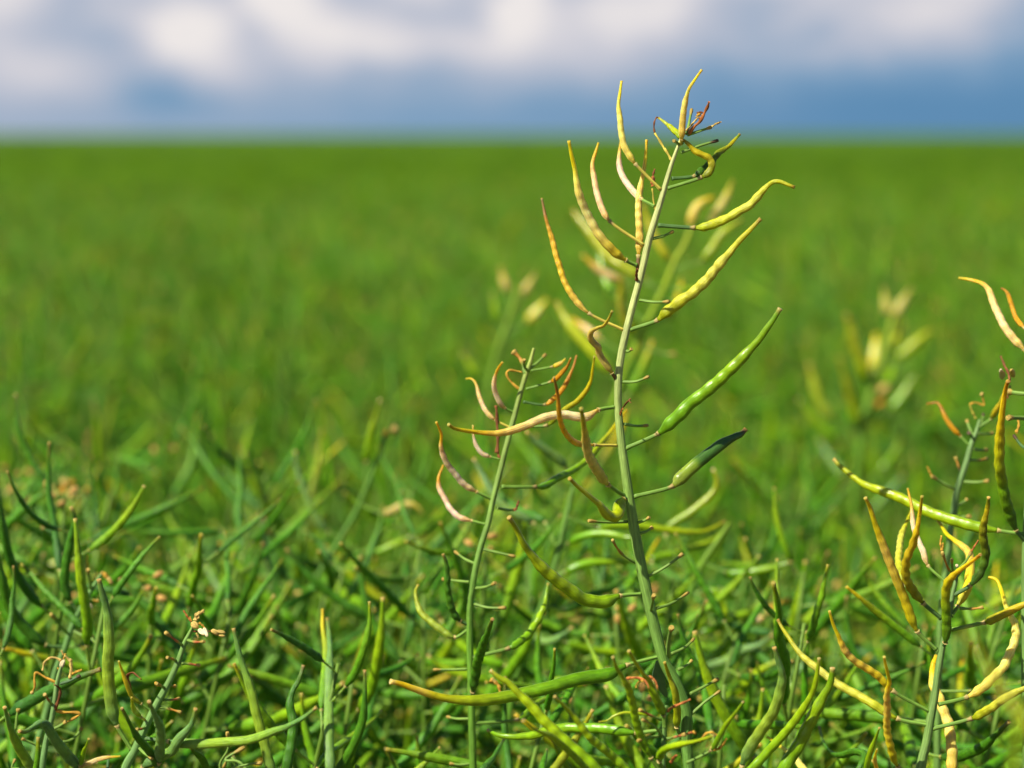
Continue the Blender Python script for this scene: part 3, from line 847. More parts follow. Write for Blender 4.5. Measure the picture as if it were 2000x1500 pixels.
# --- plants whose stems stay below the bottom edge, pods reaching up into the picture
plant("low rapeseed shoot with red withered flower remnants at foot of tall sharp plant", 0.955,
      "1302,1378 1298,1396 1297,1430 1296,1460 1295,1510", "6 8 9 10 11",
      pods=["-limegreen|17|-.02|1228,1271 1234,1281 1240,1292 1248,1303 1256,1316 1262,1324 1268,1334 1278,1357 1284,1370 1290,1382 1296,1396 1298,1420|.36|.05|g",
            "-limegreen|15.5|-.03|1197,1283 1200,1293 1204,1304 1212,1316 1220,1330 1226,1341 1230,1353 1233,1365 1236,1378 1239,1394 1242,1410 1248,1428 1254,1446 1271,1479 1290,1508|.18|.10|g",
            "-green|20|.035|953,1426 962,1431 974,1436 1000,1439 1020,1438 1040,1436 1055,1432 1070,1427 1090,1423 1112,1421 1140,1422 1170,1422 1200,1426 1240,1431 1292,1426|.16|.05|g",
            "limegreen|16|-.04|1294,1500 1288,1486 1292,1470 1302,1462 1316,1457 1338,1452 1362,1447 1396,1436|.25|.03|g",
            "green|11|-.02|1341,1490 1390,1464 1401,1446 1409,1432 1417,1417 1427,1404 1437,1391 1452,1370|.3|.02|g",
            "-lime|6|.0|1169,1410 1178,1409 1187,1407 1196,1400 1205,1396 1218,1392 1232,1392 1268,1397 1292,1406|.2|.01|y"],
      bare=["1288,1437 1266,1441 1245,1447|", "1293,1438 1280,1420 1254,1404|", "1292,1406 1270,1397 1249,1386|r", "1300,1444 1320,1439 1340,1434|rg", "1302,1390 1310,1383 1320,1378|"],
      dry=["withered_flower|r,5.5,-.03:1224,1325 1234,1324 1248,1324 1258,1328 1264,1336 1267,1343;o,5,-.03:1253,1328 1246,1334 1242,1341;r,5,-.03:1256,1326 1268,1322 1278,1328 1282,1336 1284,1345;o,4,-.03:1246,1325 1256,1331",
           "withered_pod|r,6,0:1303,1390 1310,1383 1321,1378 1335,1372 1349,1366", "withered_pod|o,5.5,0:1366,1449 1372,1440 1381,1432 1392,1431 1401,1436;r,5,0:1340,1434 1348,1431 1357,1430;o,8,0,ball:1353,1427 1360,1434",
           "withered_pod|o,6,-.01:1394,1464 1404,1462 1412,1454 1419,1442;t,8,0,ball:1388,1458 1396,1467", "withered_flower|r,6,-.01:1310,1490 1316,1480 1321,1475"],
      stemcol=[(.18, .30, .10), (.16, .28, .10)], seed=29, lean=.02)

plant("low rapeseed plant whose beaded lime pod slants across a long glossy green pod", 0.94,
      "1260,1620 1230,1660 1225,1750", "8 11 13",
      pods=["-limegreen|22|-.0|957,1309 967,1317 979,1326 990,1331 1000,1340 1009,1350 1019,1360 1030,1371 1045,1387 1060,1404 1075,1419 1091,1435 1105,1448 1120,1461 1137,1476 1152,1490 1190,1535 1250,1640|.13|.075|g",
            "-limegreen|16|-.02|1083,1360 1091,1368 1101,1377 1112,1389 1123,1402 1137,1421 1152,1440 1164,1450 1177,1461 1188,1470 1201,1481 1235,1520 1255,1630|.2|.11|g",
            "-limegreen|13|-.06|1022,1407 1031,1414 1041,1423 1056,1430 1074,1437 1084,1444 1095,1453 1107,1464 1121,1477 1160,1520 1240,1650|.25|.07|g",
            "-dark|13|.03|1068,1464 1066,1474 1063,1484 1060,1496 1060,1510 1070,1540 1200,1660|.15|.12|d",
            "-dark|19|.13|984,1444 973,1462 962,1482 951,1495 940,1512 930,1550 1150,1690|.3|.05|d"],
      seed=31, lod=2, stemcol=[(.18, .3, .1), (.16, .28, .1)])

plant("low rapeseed plant with three thick upright green pods left of the yellow-podded plant", 0.985,
      "1440,1580 1432,1640 1430,1720", "9 12 14",
      pods=["-bluelime|22|-.02|1512,1264 1518,1284 1525,1306 1528,1322 1526,1338 1522,1356 1517,1372 1511,1389 1505,1400 1497,1412 1487,1426 1478,1440 1466,1458 1450,1494 1440,1590|.14|.06|g",
            "-limegreen|18|-.02|1600,1285 1597,1308 1593,1332 1588,1350 1580,1366 1570,1382 1560,1397 1545,1417 1528,1437 1512,1455 1497,1471 1450,1530 1440,1600|.22|.05|g",
            "-green|26|-.01|1626,1304 1625,1316 1623,1329 1619,1342 1612,1353 1604,1368 1595,1384 1588,1398 1580,1415 1571,1433 1562,1452 1553,1466 1543,1482 1500,1550 1442,1620|.11|.06|g",
            "-dark|17|.10|1600,1420 1606,1445 1617,1464 1632,1474 1650,1474 1670,1468 1690,1480 1600,1600 1450,1660|.25|.05|d",
            "-yellow|15|.09|1500,1440 1540,1470 1560,1490 1600,1560 1450,1670|.2|.05|g"],
      seed=37, stemcol=[(.18, .3, .1), (.16, .28, .1)])

plant("low rapeseed plant with straight lime pod and dark green pod beside dried flower", 1.03,
      "545,1600 542,1660 540,1740", "9 12 14",
      pods=["-bluelime|20|.0|456,1227 461,1250 467,1276 475,1302 482,1322 489,1345 494,1364 498,1384 504,1406 510,1430 516,1450 521,1472 535,1530 545,1610|.2|.03|g",
            "-dark|20|.01|593,1299 588,1316 581,1334 573,1346 569,1358 566,1370 567,1384 571,1400 572,1418 571,1434 569,1450 566,1466 563,1482 556,1530 546,1620|.22|.06|d",
            "-blue|20|.07|639,1208 642,1236 644,1268 643,1310 642,1360 642,1400 642,1450 640,1530 560,1640|.2|.02|g",
            "-green|15|.08|744,1388 730,1404 714,1418 696,1432 677,1446 660,1458 642,1471 620,1500 560,1660|.25|.02|g",
            "-dark|15|-.03|372,1460 384,1472 396,1484 420,1540 540,1650|.2|.05|d"],
      bare=["545,1605 500,1560 450,1478 436,1500|", "540,1620 470,1490 440,1484 478,1459|", "540,1625 430,1500 446,1462 444,1430|", "540,1630 450,1505 480,1494 512,1490|"],
      seed=41, stemcol=[(.18, .3, .1), (.16, .28, .1)])

# --- behind: recognisable but out of focus
plant("tall blurred rapeseed plant with yellow and red-brown pods directly behind the tall sharp plant", 1.48,
      "1356,430 1338,475 1320,506 1300,556 1278,602 1258,642 1225,715 1197,790 1172,870 1135,940 1100,1010 1075,1080 1055,1150 1035,1250 1020,1350 1010,1500", "12 15 17 18 19 20 20 20 20 20 20 20 20 20 20 20",
      pods=["yellow|24|0|1338,475 1348,440 1352,425 1360,405 1375,392 1394,386|.2|.05|g", "tan|24|.02|1350,445 1385,432 1402,412 1417,388 1425,370 1431,352|.2|.03|g",
            "lime|24|0|1310,530 1372,508 1390,488 1406,462 1428,442 1448,428|.2|.03|g", "-limebead|22|0|1256,398 1260,415 1267,434 1280,465 1308,508 1318,520|.2|.03|g",
            "-lime|30|.03|1119,411 1135,432 1155,456 1175,482 1196,505 1222,522 1260,545 1290,575|.15|.03|g", "-orange|22|0|1137,498 1154,513 1172,529 1190,538 1212,547 1290,562|.2|.03|g",
            "-limebead|24|-.02|1215,540 1213,570 1214,592 1219,618 1240,650 1250,655|.1|.03|g", "-green|22|.03|1165,470 1176,520 1186,556 1200,575 1214,587 1262,632|.2|.03|g",
            "-lime|30|.02|1087,590 1100,614 1117,640 1138,664 1162,691 1195,730 1213,745|.12|.02|g", "-orange|20|.02|1116,621 1132,632 1150,645 1172,662 1230,700|.2|.03|g",
            "-olive|18|0|1254,645 1254,660 1248,676 1240,690 1230,706 1218,735|.2|.03|g", "green|18|0|1298,560 1322,566 1345,567 1370,560|.2|.03|g", "olive|22|.03|1260,640 1300,620 1318,600 1328,570 1332,545|.2|.03|g",
            "greenyel|20|.0|1196,790 1230,770 1243,745 1262,700 1275,665|.2|.03|g", "olive|20|.03|1130,948 1175,900 1200,860 1215,830 1225,800|.2|.04|g", "green|22|-.02|1120,970 1080,930 1060,890 1045,850|.2|.03|g"],
      bare=["1285,585 1320,590 1350,588|", "1210,750 1240,760 1265,758|", "1245,670 1290,690 1320,692|"],
      stemcol=[(.40, .46, .10), (.30, .42, .08), (.16, .30, .05), (.12, .24, .04)], seed=43, wmul=.75, lod=1, lean=0)

plant("very blurred pale rapeseed plant standing alone against smooth green field at right", 1.85,
      "1750,606 1735,660 1712,733 1698,785 1685,830 1676,910 1668,1000 1660,1100", "16 20 24 26 26 26 26 26",
      pods=["-tan|26|0|1726,562 1730,590 1736,616 1738,650|.2|.02|g", "tan|26|0|1740,640 1748,620 1762,592 1780,562|.2|.02|g", "-lime|30|-.02|1653,615 1662,640 1670,668 1682,702 1694,742 1706,760|.15|.02|g",
            "lime|28|0|1715,725 1752,700 1775,682 1795,664 1818,645|.15|.02|g", "-greyyel|28|0|1580,710 1590,745 1602,785 1630,820 1684,838|.2|.02|g", "-yelgreen|22|.03|1712,650 1708,690 1704,720 1700,770|.2|.02|g", "green|26|0|1685,835 1740,800 1765,770 1785,735|.2|.02|g",
            "-green|26|0|1560,780 1600,830 1640,860 1678,890|.2|.02|g", "-dark|26|0|1660,760 1665,800 1672,840 1678,880|.2|.02|d", "green|26|.02|1672,960 1720,920 1750,880 1768,830|.2|.02|g",
            "-lime|24|-.03|1640,700 1652,740 1664,780 1676,830 1682,860|.2|.02|g", "green|24|.03|1690,800 1722,770 1738,740 1748,705|.2|.02|g", "-blue|24|.02|1600,860 1625,900 1650,930 1672,960|.2|.02|g", "lime|22|.02|1720,700 1740,680 1756,655 1766,630|.2|.02|g", "blue|24|-.02|1664,1030 1700,1000 1735,965 1765,930|.2|.02|g"],
      dry=["withered_flower|t,26,0,ball:1722,752 1730,768;o,22,0,ball:1716,782 1724,794", ],
      stemcol=[(.38, .46, .10), (.18, .32, .07), (.11, .22, .04)], seed=47, wmul=.75, lod=1, lean=0)

plant("blurred rapeseed plant with slanting grey-green stem topped by one round withered flower", 1.37,
      "760,838 748,868 730,917 712,960 698,995 663,1055 630,1110 600,1160 570,1215 535,1270 500,1340 470,1420 450,1510", "9 11 14 15 16 17 17 18 18 18 18 18 18",
      pods=["-green|20|-.01|743,780 736,805 726,838 720,868 716,900 712,945|.3|.02|g", "-blue|19|0|577,880 578,905 584,930 594,955 604,985 615,1008 640,1038 666,1052|.15|.02|g", "-dark|20|.02|505,1002 512,1030 524,1060 536,1085 552,1112 572,1140 590,1160 600,1165|.12|.02|d",
            "tan|20|-.01|704,985 745,1002 762,1000 783,988 800,984 815,990 828,1005|.2|.03|g", "green|20|0|664,1055 715,1082 740,1078 766,1066 790,1055 812,1042|.2|.02|g", "-blue|20|.03|398,1098 412,1125 428,1152 446,1185 464,1215 490,1250 530,1275|.12|.02|g",
            "lime|18|0|640,1095 670,1110 700,1135 730,1160 760,1180 790,1192|.15|.02|g", "-blue|19|0|515,1010 517,1050 522,1090 528,1130 530,1180 545,1250|.15|.02|d"],
      dry=["withered_flower|t,20,0,ball:762,840 778,834;o,14,0,ball:750,842 758,850", "withered_flower|t,12,0,ball:576,1156 592,1164"],
      stemcol=[(.17, .30, .08), (.14, .27, .07), (.12, .24, .06)], seed=53, wmul=.75, lod=1, lean=-.05)

plant("blurred rapeseed plant with orange withered flower cluster behind the dark upright pod", 1.42,
      "128,962 112,985 90,1018 60,1055 30,1090 0,1130 -30,1180 -50,1260", "8 10 13 14 14 15 15 15",
      pods=["green|20|0|40,1078 95,1040 120,1010 140,985 156,960|.2|.02|g", "-green|20|0|12,960 20,1000 30,1030 45,1055|.2|.02|g", "lime|18|0|10,1120 60,1120 90,1110 130,1085 160,1060|.2|.02|g"],
      dry=["withered_flower|t,18,0,ball:98,975 110,960;t,18,0,ball:122,948 132,936;o,16,0,ball:118,954 128,966;t,16,0,ball:136,960 144,974;o,12,0:120,960 134,945 146,938",
           "withered_flower|o,20,.1,ball:170,955 186,972;t,16,0,ball:38,972 62,982"],
      stemcol=[(.17, .30, .08), (.13, .26, .06)], seed=59, wmul=.75, lod=1, lean=-.05)

plant("blurred rapeseed plant with yellowish pod tips rising left of the tall sharp plant", 1.75,
      "1012,560 1002,600 985,650 968,700 955,760 948,850", "14 18 20 22 22 22",
      pods=["-tan|24|0|978,520 984,545 992,570 1000,605|.2|.02|g", "tan|24|0|1003,600 1022,575 1034,555 1046,535|.2|.02|g", "-green|24|0|962,570 968,600 976,630 984,655|.2|.02|g", "yelgreen|24|0|985,655 1030,628 1050,605 1068,585|.2|.02|g", "-green|24|0|905,690 920,715 938,738 956,758|.2|.02|g"],
      stemcol=[(.26, .36, .08), (.13, .25, .05)], seed=61, wmul=.75, lod=1, lean=0)

plant("blurred rapeseed plant with grey-green pods filling the gap between the two sharp stems", 1.22,
      "1122,940 1108,1000 1092,1070 1076,1130 1052,1200 1032,1250 1012,1310 1000,1360 985,1510", "8 12 14 15 16 16 17 17 18",
      pods=["limegreen|17|.02|1108,1010 1165,1030 1200,1028 1249,1027 1300,1035 1340,1039 1375,1038 1396,1030 1417,1018|.2|.03|g",
            "green|17|-.02|1090,1080 1111,1060 1138,1048 1168,1042 1195,1044 1224,1050 1250,1048|.2|.03|g",
            "green|20|0|1076,1132 1105,1117 1128,1107 1150,1100 1190,1096 1231,1096 1262,1100|.2|.03|g",
            "limegreen|18|.02|1040,1232 1105,1255 1140,1266 1180,1273 1230,1276 1276,1273 1310,1262|.2|.03|g",
            "blue|20|-.02|1030,1258 1037,1240 1047,1243 1062,1254 1078,1252 1092,1246 1104,1238 1118,1225|.25|.02|g",
            "-blue|20|.01|925,895 938,920 950,942 964,965 985,990 1040,1020 1092,1070|.15|.02|g",
            "-dark|19|.03|968,955 984,972 1003,988 1022,1000 1042,1008 1064,1020 1088,1072|.2|.02|g",
            "-blue|20|-.01|1028,842 1042,858 1056,870 1070,882 1086,892 1104,912 1118,948|.2|.02|g",
            "green|19|.0|1010,1315 960,1330 930,1322 900,1318 860,1300 835,1280|.2|.02|g",
            "dark|20|.03|1060,1180 1100,1190 1130,1180 1160,1160 1190,1150 1225,1120|.2|.03|g",
            "limegreen|19|-.02|1000,1365 1060,1340 1090,1330 1120,1335 1150,1330 1190,1305|.2|.03|g",
            "-green|19|.01|860,1210 880,1240 905,1262 940,1285 985,1300 1012,1312|.2|.02|g"],
      stemcol=[(.20, .33, .10), (.14, .27, .07), (.12, .24, .05)], seed=71, wmul=.9, lod=1, lean=0)

plant("blurred rapeseed plant with hook-curved green pod just right of tall sharp plant's stem", 1.27,
      "1425,1022 1402,1056 1374,1096 1358,1130 1345,1165 1325,1220 1310,1300 1300,1400 1295,1510", "9 13 15 16 16 17 17 17 17",
      pods=["-limegreen|18|.0|1392,915 1399,932 1399,950 1388,968 1368,986 1345,1004 1318,1021 1300,1040 1352,1140|.2|.02|g",
            "-green|17|.02|1420,1030 1400,1050 1378,1062 1350,1072 1320,1082 1291,1087 1270,1095 1345,1160|.2|.02|g",
            "green|20|-.01|1374,1098 1420,1118 1450,1120 1480,1115 1515,1108 1545,1098|.2|.03|g",
            "limegreen|17|.0|1345,1168 1385,1150 1400,1160 1412,1178 1417,1200 1414,1225 1404,1250|.25|.03|g",
            "green|20|.02|1325,1225 1370,1235 1400,1225 1440,1205 1470,1195 1500,1180|.2|.02|g",
            "blue|20|-.02|1312,1290 1380,1300 1420,1290 1450,1270 1480,1262 1510,1240|.2|.02|g",
            "limegreen|18|-.02|1305,1340 1400,1370 1440,1350 1470,1322 1500,1300 1540,1285|.2|.03|g",
            "green|20|.01|1302,1390 1400,1430 1430,1420 1460,1400 1490,1385 1530,1350|.2|.03|g"],
      stemcol=[(.24, .36, .08), (.15, .28, .06), (.12, .24, .05)], seed=73, wmul=.9, lod=1, lean=0)

plant("blurred rapeseed plant with a tan crumpled flower head, right of the tall sharp plant's foot", 1.3,
      "1490,1196 1480,1230 1470,1280 1462,1340 1450,1420 1440,1510", "7 10 12 13 14 15",
      pods=["green|20|.02|1472,1275 1520,1262 1550,1240 1575,1215 1600,1180 1612,1150|.2|.02|g", "-green|20|.0|1400,1230 1410,1260 1425,1290 1440,1312 1464,1330|.2|.02|g",
            "blue|20|.0|1465,1330 1510,1340 1540,1325 1570,1300 1600,1270|.2|.02|g", "-dark|20|.0|1385,1330 1400,1360 1420,1380 1450,1420|.2|.02|g"],
      dry=["withered_flower|t,20,0,ball:1462,1218 1474,1206;t,18,0,ball:1482,1214 1494,1204;p,16,0,ball:1474,1210 1486,1204;t,15,0,ball:1496,1200 1508,1190;o,12,0:1500,1196 1510,1184 1524,1178 1545,1170"],
      stemcol=[(.18, .31, .09), (.13, .26, .06)], seed=79, wmul=.9, lod=1, lean=0)

plant("rapeseed plant nearest the lens, one pod a wide soft streak low at right edge", 0.63,
      "2010,1360 1990,1430 1978,1520", "10 13 15",
      pods=["-limebead|17|0|1893,1236 1905,1258 1920,1288 1940,1322 1960,1352 1980,1380 2010,1420 2050,1480 1984,1500|.25|.02|g"],
      stemcol=[(.30, .42, .06), (.28, .40, .06)], seed=67, lod=1, lean=0)

# ------------------------------------------------------------------ the crowd of plants of the crop
rngc = np.random.default_rng(2024)
CROWD_POD = ['cgreen', 'cgreen', 'clime', 'dark', 'cblue', 'cgreen', 'clime', 'cgreen', 'cblue', 'green', 'greenyel', 'cgreen',
             'cgreen', 'clime', 'cgreen', 'dark', 'cblue', 'cgreen', 'clime', 'cgreen', 'clime', 'green', 'cgreen', 'greyyel']
SCHEMES['cgreen'] = [(0, .052, .17, .004), (.5, .09, .245, .006), (.85, .10, .235, .006), (1, .20, .20, .03), .05]
SCHEMES['clime'] = [(0, .09, .235, .004), (.5, .165, .32, .007), (.85, .18, .31, .007), (1, .25, .22, .03), .1]
SCHEMES['cblue'] = [(0, .04, .135, .02), (.5, .07, .195, .027), (.85, .075, .18, .022), (1, .22, .16, .05), .05]


def crowd_pod(i, lod):
    """One pod with its stalk, foot at the origin, heading along +X and curving upwards."""
    rng = np.random.default_rng(500 + i)
    L = rng.uniform(.056, .080)
    a0 = rng.uniform(.15, .75)
    bend = rng.uniform(-.25, 1.0)
    ped = rng.uniform(.014, .022)
    P = [np.array((0., 0., 0.)), np.array((ped * math.cos(a0), 0, ped * math.sin(a0)))]
    a = a0
    n = 5
    for k in range(n):
        a += bend / n
        s = rng.uniform(-.12, .12)
        P.append(P[-1] + L / n * np.array((math.cos(a) * math.cos(s), math.sin(s), math.sin(a))))
    sch = CROWD_POD[i % len(CROWD_POD)]
    w = rng.uniform(.0046, .0060)
    if lod > 0:
        a_, b_, c_ = pod_shapes(P, w, sch, rng, .2, rng.uniform(.03, .1), lod)
        M = Mesh()
        for q in (a_, b_, c_):
            for V, C, S in zip(q.v, q.c, q.s):
                pass
            M.add(np.vstack(q.v), q.f, np.vstack(q.c), np.vstack(q.s))
        return M
    M = Mesh()
    D, idx = spline(P, 2)
    D = D[[0, 2, 4, 6, 8, 10, 12]] if len(D) >= 13 else D
    u = np.linspace(0, 1, len(D))
    C = scheme_cols(sch, np.clip(u * 1.2 - .2, 0, 1), rng)
    r = np.interp(u, (0, .15, .3, .75, 1), (.0007, .0009, w / 2, w * .42, .0007))
    M.tube(D, r, C, 4, 1, cap=False)
    return M


def crowd_layout(seed, npods, h, fork=True):
    """Stem (and side shoots) and pod places for a plant of height h with its foot at the origin, leaning to +X."""
    rng = np.random.default_rng(seed)
    lean = rng.uniform(.02, .16)
    bow = rng.uniform(-.03, .05)
    az = rng.uniform(-.5, .5)
    t = np.linspace(0, 1, 9)
    sx = lean * h * t ** 2.4 + bow * np.sin(t * 3.1)
    main = np.stack([sx * math.cos(az), sx * math.sin(az), h * t], 1)
    shoots = [(main, 1.0, .44)]
    if fork:
        for k in range(2):
            t0 = rng.uniform(.50, .66)
            p0 = np.array([np.interp(t0, t, main[:, q]) for q in range(3)])
            a = rng.uniform(0, 6.28)
            hh = h * rng.uniform(.80, .96)
            s = np.linspace(0, 1, 6)
            out = rng.uniform(.05, .12)
            sh = np.stack([p0[0] + out * np.sin(s * 1.5) * math.cos(a) + lean * .5 * s ** 2, p0[1] + out * np.sin(s * 1.5) * math.sin(a), p0[2] + (hh - p0[2]) * s], 1)
            shoots.append((sh, .6, .34))
    places = []
    tot = sum(q[2] for q in shoots)
    for sh, wgt, Lr in shoots:
        n = int(npods * Lr / tot)
        s = arc(sh)
        a = rng.uniform(0, 6.28)
        for k in range(n):
            pos = s[-1] - Lr * (k + .3) / n
            p = np.array([np.interp(pos, s, sh[:, q]) for q in range(3)])
            a += 2.4 + rng.uniform(-.5, .5)
            places.append((p, a, rng.uniform(-.45, .5), rng.uniform(.75, 1.12) * (.6 + .4 * min(1, (s[-1] - pos) / .05)), int(rng.integers(0, 1000))))
    return shoots, places


def rot_place(p, a, tilt, s):
    return Matrix.Translation(p) @ Matrix.Rotation(a, 4, 'Z') @ Matrix.Rotation(-tilt, 4, 'Y') @ Matrix.Scale(s, 4)


def crowd_stem(shoots, ring, per, rng):
    M = Mesh()
    for k, (sh, wgt, Lr) in enumerate(shoots):
        D, _ = spline(sh, per)
        v = np.linspace(0, 1, len(D))
        r = (.0035 if k == 0 else .0023) * (1 - .72 * v ** 1.3)
        C = np.stack([np.interp(v, (0, .6, 1), q) for q in ((.04, .07, .12), (.11, .16, .22), (.008, .013, .02))] + [np.full(len(D), .1)], 1)
        M.tube(D, r, C, ring)
        # withered flower remnants at the tip
        if rng.random() < .16:
            for q in range(3):
                o = rng.normal(0, .005, 3)
                M.ball(D[-1] + o, .0017, (.60, .34, .09, .5), rng.normal(0, 1, 3), 1.8, seed=int(rng.integers(1e6)), n=5)
    return M


NV = 24
POD_NEAR = []
for i in range(NV):
    q = crowd_pod(i, 1)
    POD_NEAR.append(mesh_data('seed_pod', np.vstack(q.v), q.f, np.vstack(q.c), np.vstack(q.s), MAT_POD))
POD_FAR = []
for i in range(NV):
    q = crowd_pod(i, 0)
    POD_FAR.append((np.vstack(q.v), np.array(q.f), np.vstack(q.c), np.vstack(q.s)))


def merged_plant(seed, npods, h):
    """A distant plant as plain arrays: stem and all its pods."""
    rng = np.random.default_rng(seed + 9000)
    shoots, places = crowd_layout(seed, npods, h)
    st = crowd_stem(shoots, 4, 1, rng)
    V, F4, C, S = [np.vstack(st.v)], [], [np.vstack(st.c)], [np.vstack(st.s)]
    F4.append(np.array([f for f in st.f if len(f) == 4]))
    n = len(V[0])
    for p, a, tilt, s, r in places:
        v, f, c, sk = POD_FAR[r % NV]
        m4 = np.array(rot_place(p, a, tilt, s * 1.05))
        V.append(v @ m4[:3, :3].T + m4[:3, 3])
        F4.append(f + n)
        C.append(c)
        S.append(sk)
        n += len(v)
    return np.vstack(V), np.vstack(F4), np.vstack(C), np.vstack(S)


def fast_mesh(name, V, F, C, S, mats, mat_idx=None):
    me = bpy.data.meshes.new(name)
    me.vertices.add(len(V))
    me.vertices.foreach_set('co', np.ascontiguousarray(V, dtype=np.float32).ravel())
    me.loops.add(F.size)
    me.loops.foreach_set('vertex_index', np.ascontiguousarray(F, dtype=np.int32).ravel())
    me.polygons.add(len(F))
    me.polygons.foreach_set('loop_start', np.arange(0, F.size, 4, dtype=np.int32))
    me.polygons.foreach_set('loop_total', np.full(len(F), 4, dtype=np.int32))
    me.polygons.foreach_set('use_smooth', np.ones(len(F), dtype=bool))
    if mat_idx is not None:
        me.polygons.foreach_set('material_index', mat_idx.astype(np.int32))
    a = me.attributes.new('Col', 'FLOAT_COLOR', 'POINT')
    a.data.foreach_set('color', np.ascontiguousarray(C, dtype=np.float32).ravel())
    b = me.attributes.new('skin', 'FLOAT_VECTOR', 'POINT')
    b.data.foreach_set('vector', np.ascontiguousarray(S, dtype=np.float32).ravel())
    for mt in mats:
        me.materials.append(mt)
    me.update(calc_edges=True)
    return me


def scatter(y0, y1, dens, margin, rng, jitter=.48):
    """Foot places on a loose grid between distances y0 and y1, inside the view's wedge plus a margin."""
    step = 1 / math.sqrt(dens)
    out = []
    y = y0
    while y < y1:
        w = 1000 * K * y * 1.03 + margin
        n = int(2 * w / step) + 1
        for k in range(n):
            out.append(((k + .5) * step - w + rng.uniform(-jitter, jitter) * step, y + rng.uniform(-jitter, jitter) * step))
        y += step
    return out


def crop_top(x, y, rng):
    """Height of the crop surface: about 20 cm below the lens, low beside the lens, uneven."""
    z = CAM_H - .215 + .030 * math.sin(x * 3.1 + y * 1.7) + .02 * math.sin(y * 4.3 - x * 2.2) + rng.normal(0, .022)
    if y < 2.3:
        z -= .022 + .022 * (y > 1.3)
    return z


BAND = [(1.32, "green rapeseed plant tangled right behind the sharp front row, %s", "crop plants right behind the front row, %s"),
        (1.62, "softly blurred green rapeseed plant in the middle crop, %s", "crop plants of the softly blurred middle, %s"),
        (9.0, "strongly blurred green rapeseed plant farther back, %s", "crop plants of the strongly blurred back, %s")]
SIDES = ("left of tall sharp plant", "right of tall sharp plant")


def crowd_tag(o, x, y):
    side = SIDES[0 if x < at_px(1250, 900, y)[0] else 1]
    for lim, lb, gr in BAND:
        if y < lim:
            tag(o, lb % side, 'plant', gr % side)
            return


NEAR_END, MID_END, STUFF_END = 1.62, 3.3, 9.5
count = 0
# nearest: a stem and every pod a part of its own
for (x, y) in scatter(1.065, 1.34, 230, .04, rngc) + scatter(1.36, NEAR_END, 165, .04, rngc):
    h = crop_top(x, y, rngc)
    # the gap in front of the tall plant's back neighbours stays low
    seed = int(rngc.integers(1e6))
    shoots, places = crowd_layout(seed, 80, h, True)
    root = bpy.data.objects.new('rapeseed_plant', None)
    col.objects.link(root)
    root.empty_display_size = .05
    tip = shoots[0][0][-1]
    root.location = (x - tip[0], y - tip[1], 0)
    crowd_tag(root, x, y)
    st = crowd_stem(shoots, 8, 4, np.random.default_rng(seed)).build('stem', MAT_STEM, root)
    for p, a, tilt, s, r in places:
        po = bpy.data.objects.new('seed_pod', POD_NEAR[r % NV])
        col.objects.link(po)
        po.parent = root
        po.matrix_local = rot_place(p, a, tilt, s)
    count += 1

# farther: too soft in the photo to show their parts, each plant one mesh
variants = []
for i in range(14):
    V, F, C, S = merged_plant(700 + i, 66, 1.0)
    variants.append(fast_mesh('rapeseed_plant', V, F, C, S, [MAT_CROP]))
mids = scatter(NEAR_END + .06, MID_END, 88, .05, rngc)
print('near', count, 'mid', len(mids))
for (x, y) in mids:
    h = crop_top(x, y, rngc)
    o = bpy.data.objects.new('rapeseed_plant', variants[int(rngc.integers(14))])
    col.objects.link(o)
    o.scale = (1, 1, h)
    o.rotation_euler = (0, 0, rngc.uniform(-.9, .9))
    o.location = (x - .08, y, -.01)
    crowd_tag(o, x, y)

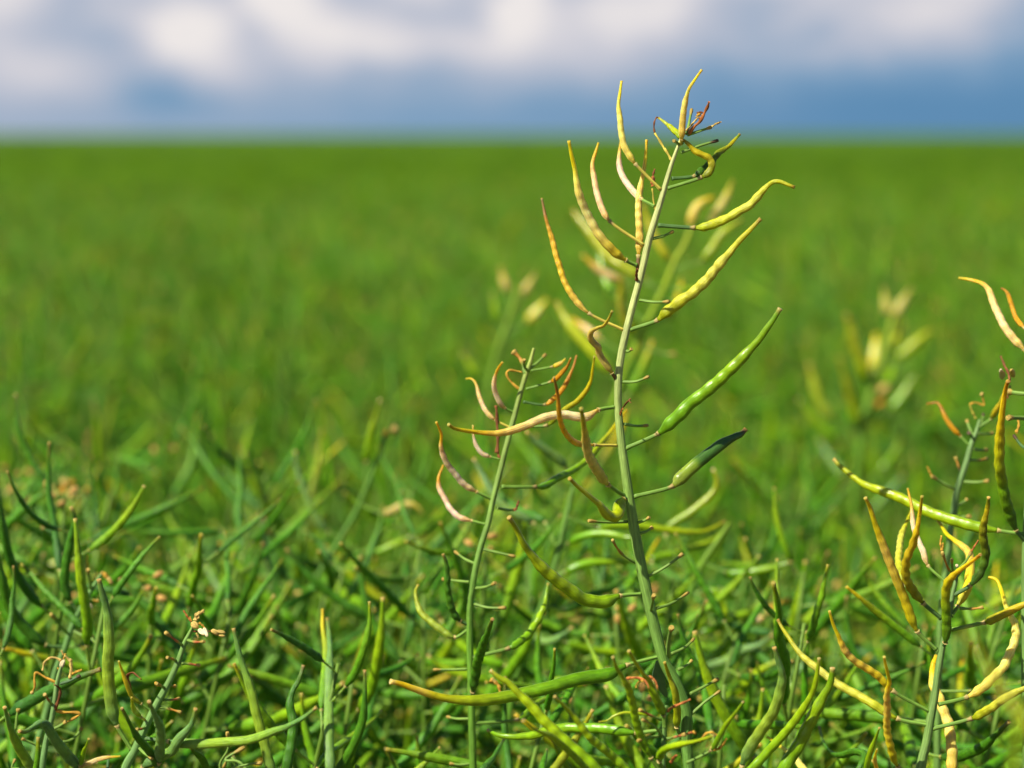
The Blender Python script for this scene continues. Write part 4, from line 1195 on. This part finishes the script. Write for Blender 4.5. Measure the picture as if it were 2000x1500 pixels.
# the rest of the field, one mass
Vs, Fs, Cs, Ss, Is = [], [], [], [], []
n = 0
vs = [merged_plant(800 + i, 44, 1.0) for i in range(8)]
mass = scatter(MID_END + .1, STUFF_END, 62, .1, rngc)
mass += [(x, y) for (x, y) in scatter(1.1, MID_END, 62, .95, rngc) if abs(x) > 1000 * K * y * 1.03 + .09]
for (x, y) in mass:
    V, F, C, S = vs[int(rngc.integers(8))]
    keep = 1
    h = crop_top(x, y, rngc) + .01
    a = rngc.uniform(-.9, .9)
    ca, sa = math.cos(a), math.sin(a)
    Rz = np.array(((ca, -sa, 0), (sa, ca, 0), (0, 0, h)))
    Vs.append(V @ Rz.T + np.array((x - .08, y, -.01)))
    Fs.append(F + n)
    Cs.append(C * np.array([rngc.uniform(.8, 1.2)] * 3 + [1]))
    Ss.append(S)
    Is.append(np.zeros(len(F)))
    n += len(V)
# closed canopy out to the horizon
ys = np.concatenate([np.linspace(6.5, 30, 150), np.geomspace(30.3, 6000, 120)])
ux = np.linspace(-1, 1, 141)
rs = np.random.default_rng(5)
gy = np.repeat(ys[:, None], len(ux), 1)
gx = ux[None, :] * (gy * .42 + 3)
amp = np.clip((gy - 6) / 3, 0, 1) * .03
gz = CAM_H - .225 + rs.normal(0, 1, gy.shape) * amp + .015 * np.sin(gx * 1.3 + gy * .7) + .02 * np.sin(gx * .31 - gy * .23)
gz -= np.clip((8.5 - gy) / 2, 0, 1) * .12
gz += np.clip((gy - 60) / 3000, 0, 1) * .6
G = np.stack([gx, gy, gz], -1).reshape(-1, 3)
a = (np.arange(len(ys) - 1)[:, None] * len(ux) + np.arange(len(ux) - 1)[None, :]).ravel()
Fg = np.stack([a, a + 1, a + 1 + len(ux), a + len(ux)], 1)
Vs.append(G)
Fs.append(Fg + n)
Cs.append(np.tile((.1, .2, .02, 0), (len(G), 1)))
Ss.append(G)
Is.append(np.ones(len(Fg)))
me = fast_mesh('rapeseed_crop', np.vstack(Vs), np.vstack(Fs), np.vstack(Cs), np.vstack(Ss), [MAT_CROP, MAT_FAR], np.concatenate(Is))
crop = bpy.data.objects.new('rapeseed_crop', me)
col.objects.link(crop)
tag(crop, "endless smooth green rapeseed field blurred out to the horizon", 'crop field', kind='stuff')

# ------------------------------------------------------------------ ground
g = np.array([(-4000, -30, 0), (4000, -30, 0), (4000, 8000, 0), (-4000, 8000, 0)], float)
gm = fast_mesh('field_soil', g, np.array([[0, 1, 2, 3]]), np.ones((4, 4)), g, [MAT_SOIL])
ground = bpy.data.objects.new('field_soil', gm)
col.objects.link(ground)
ground['label'] = "brown field soil under the dense green crop"
ground['category'] = 'ground'
ground['kind'] = 'structure'
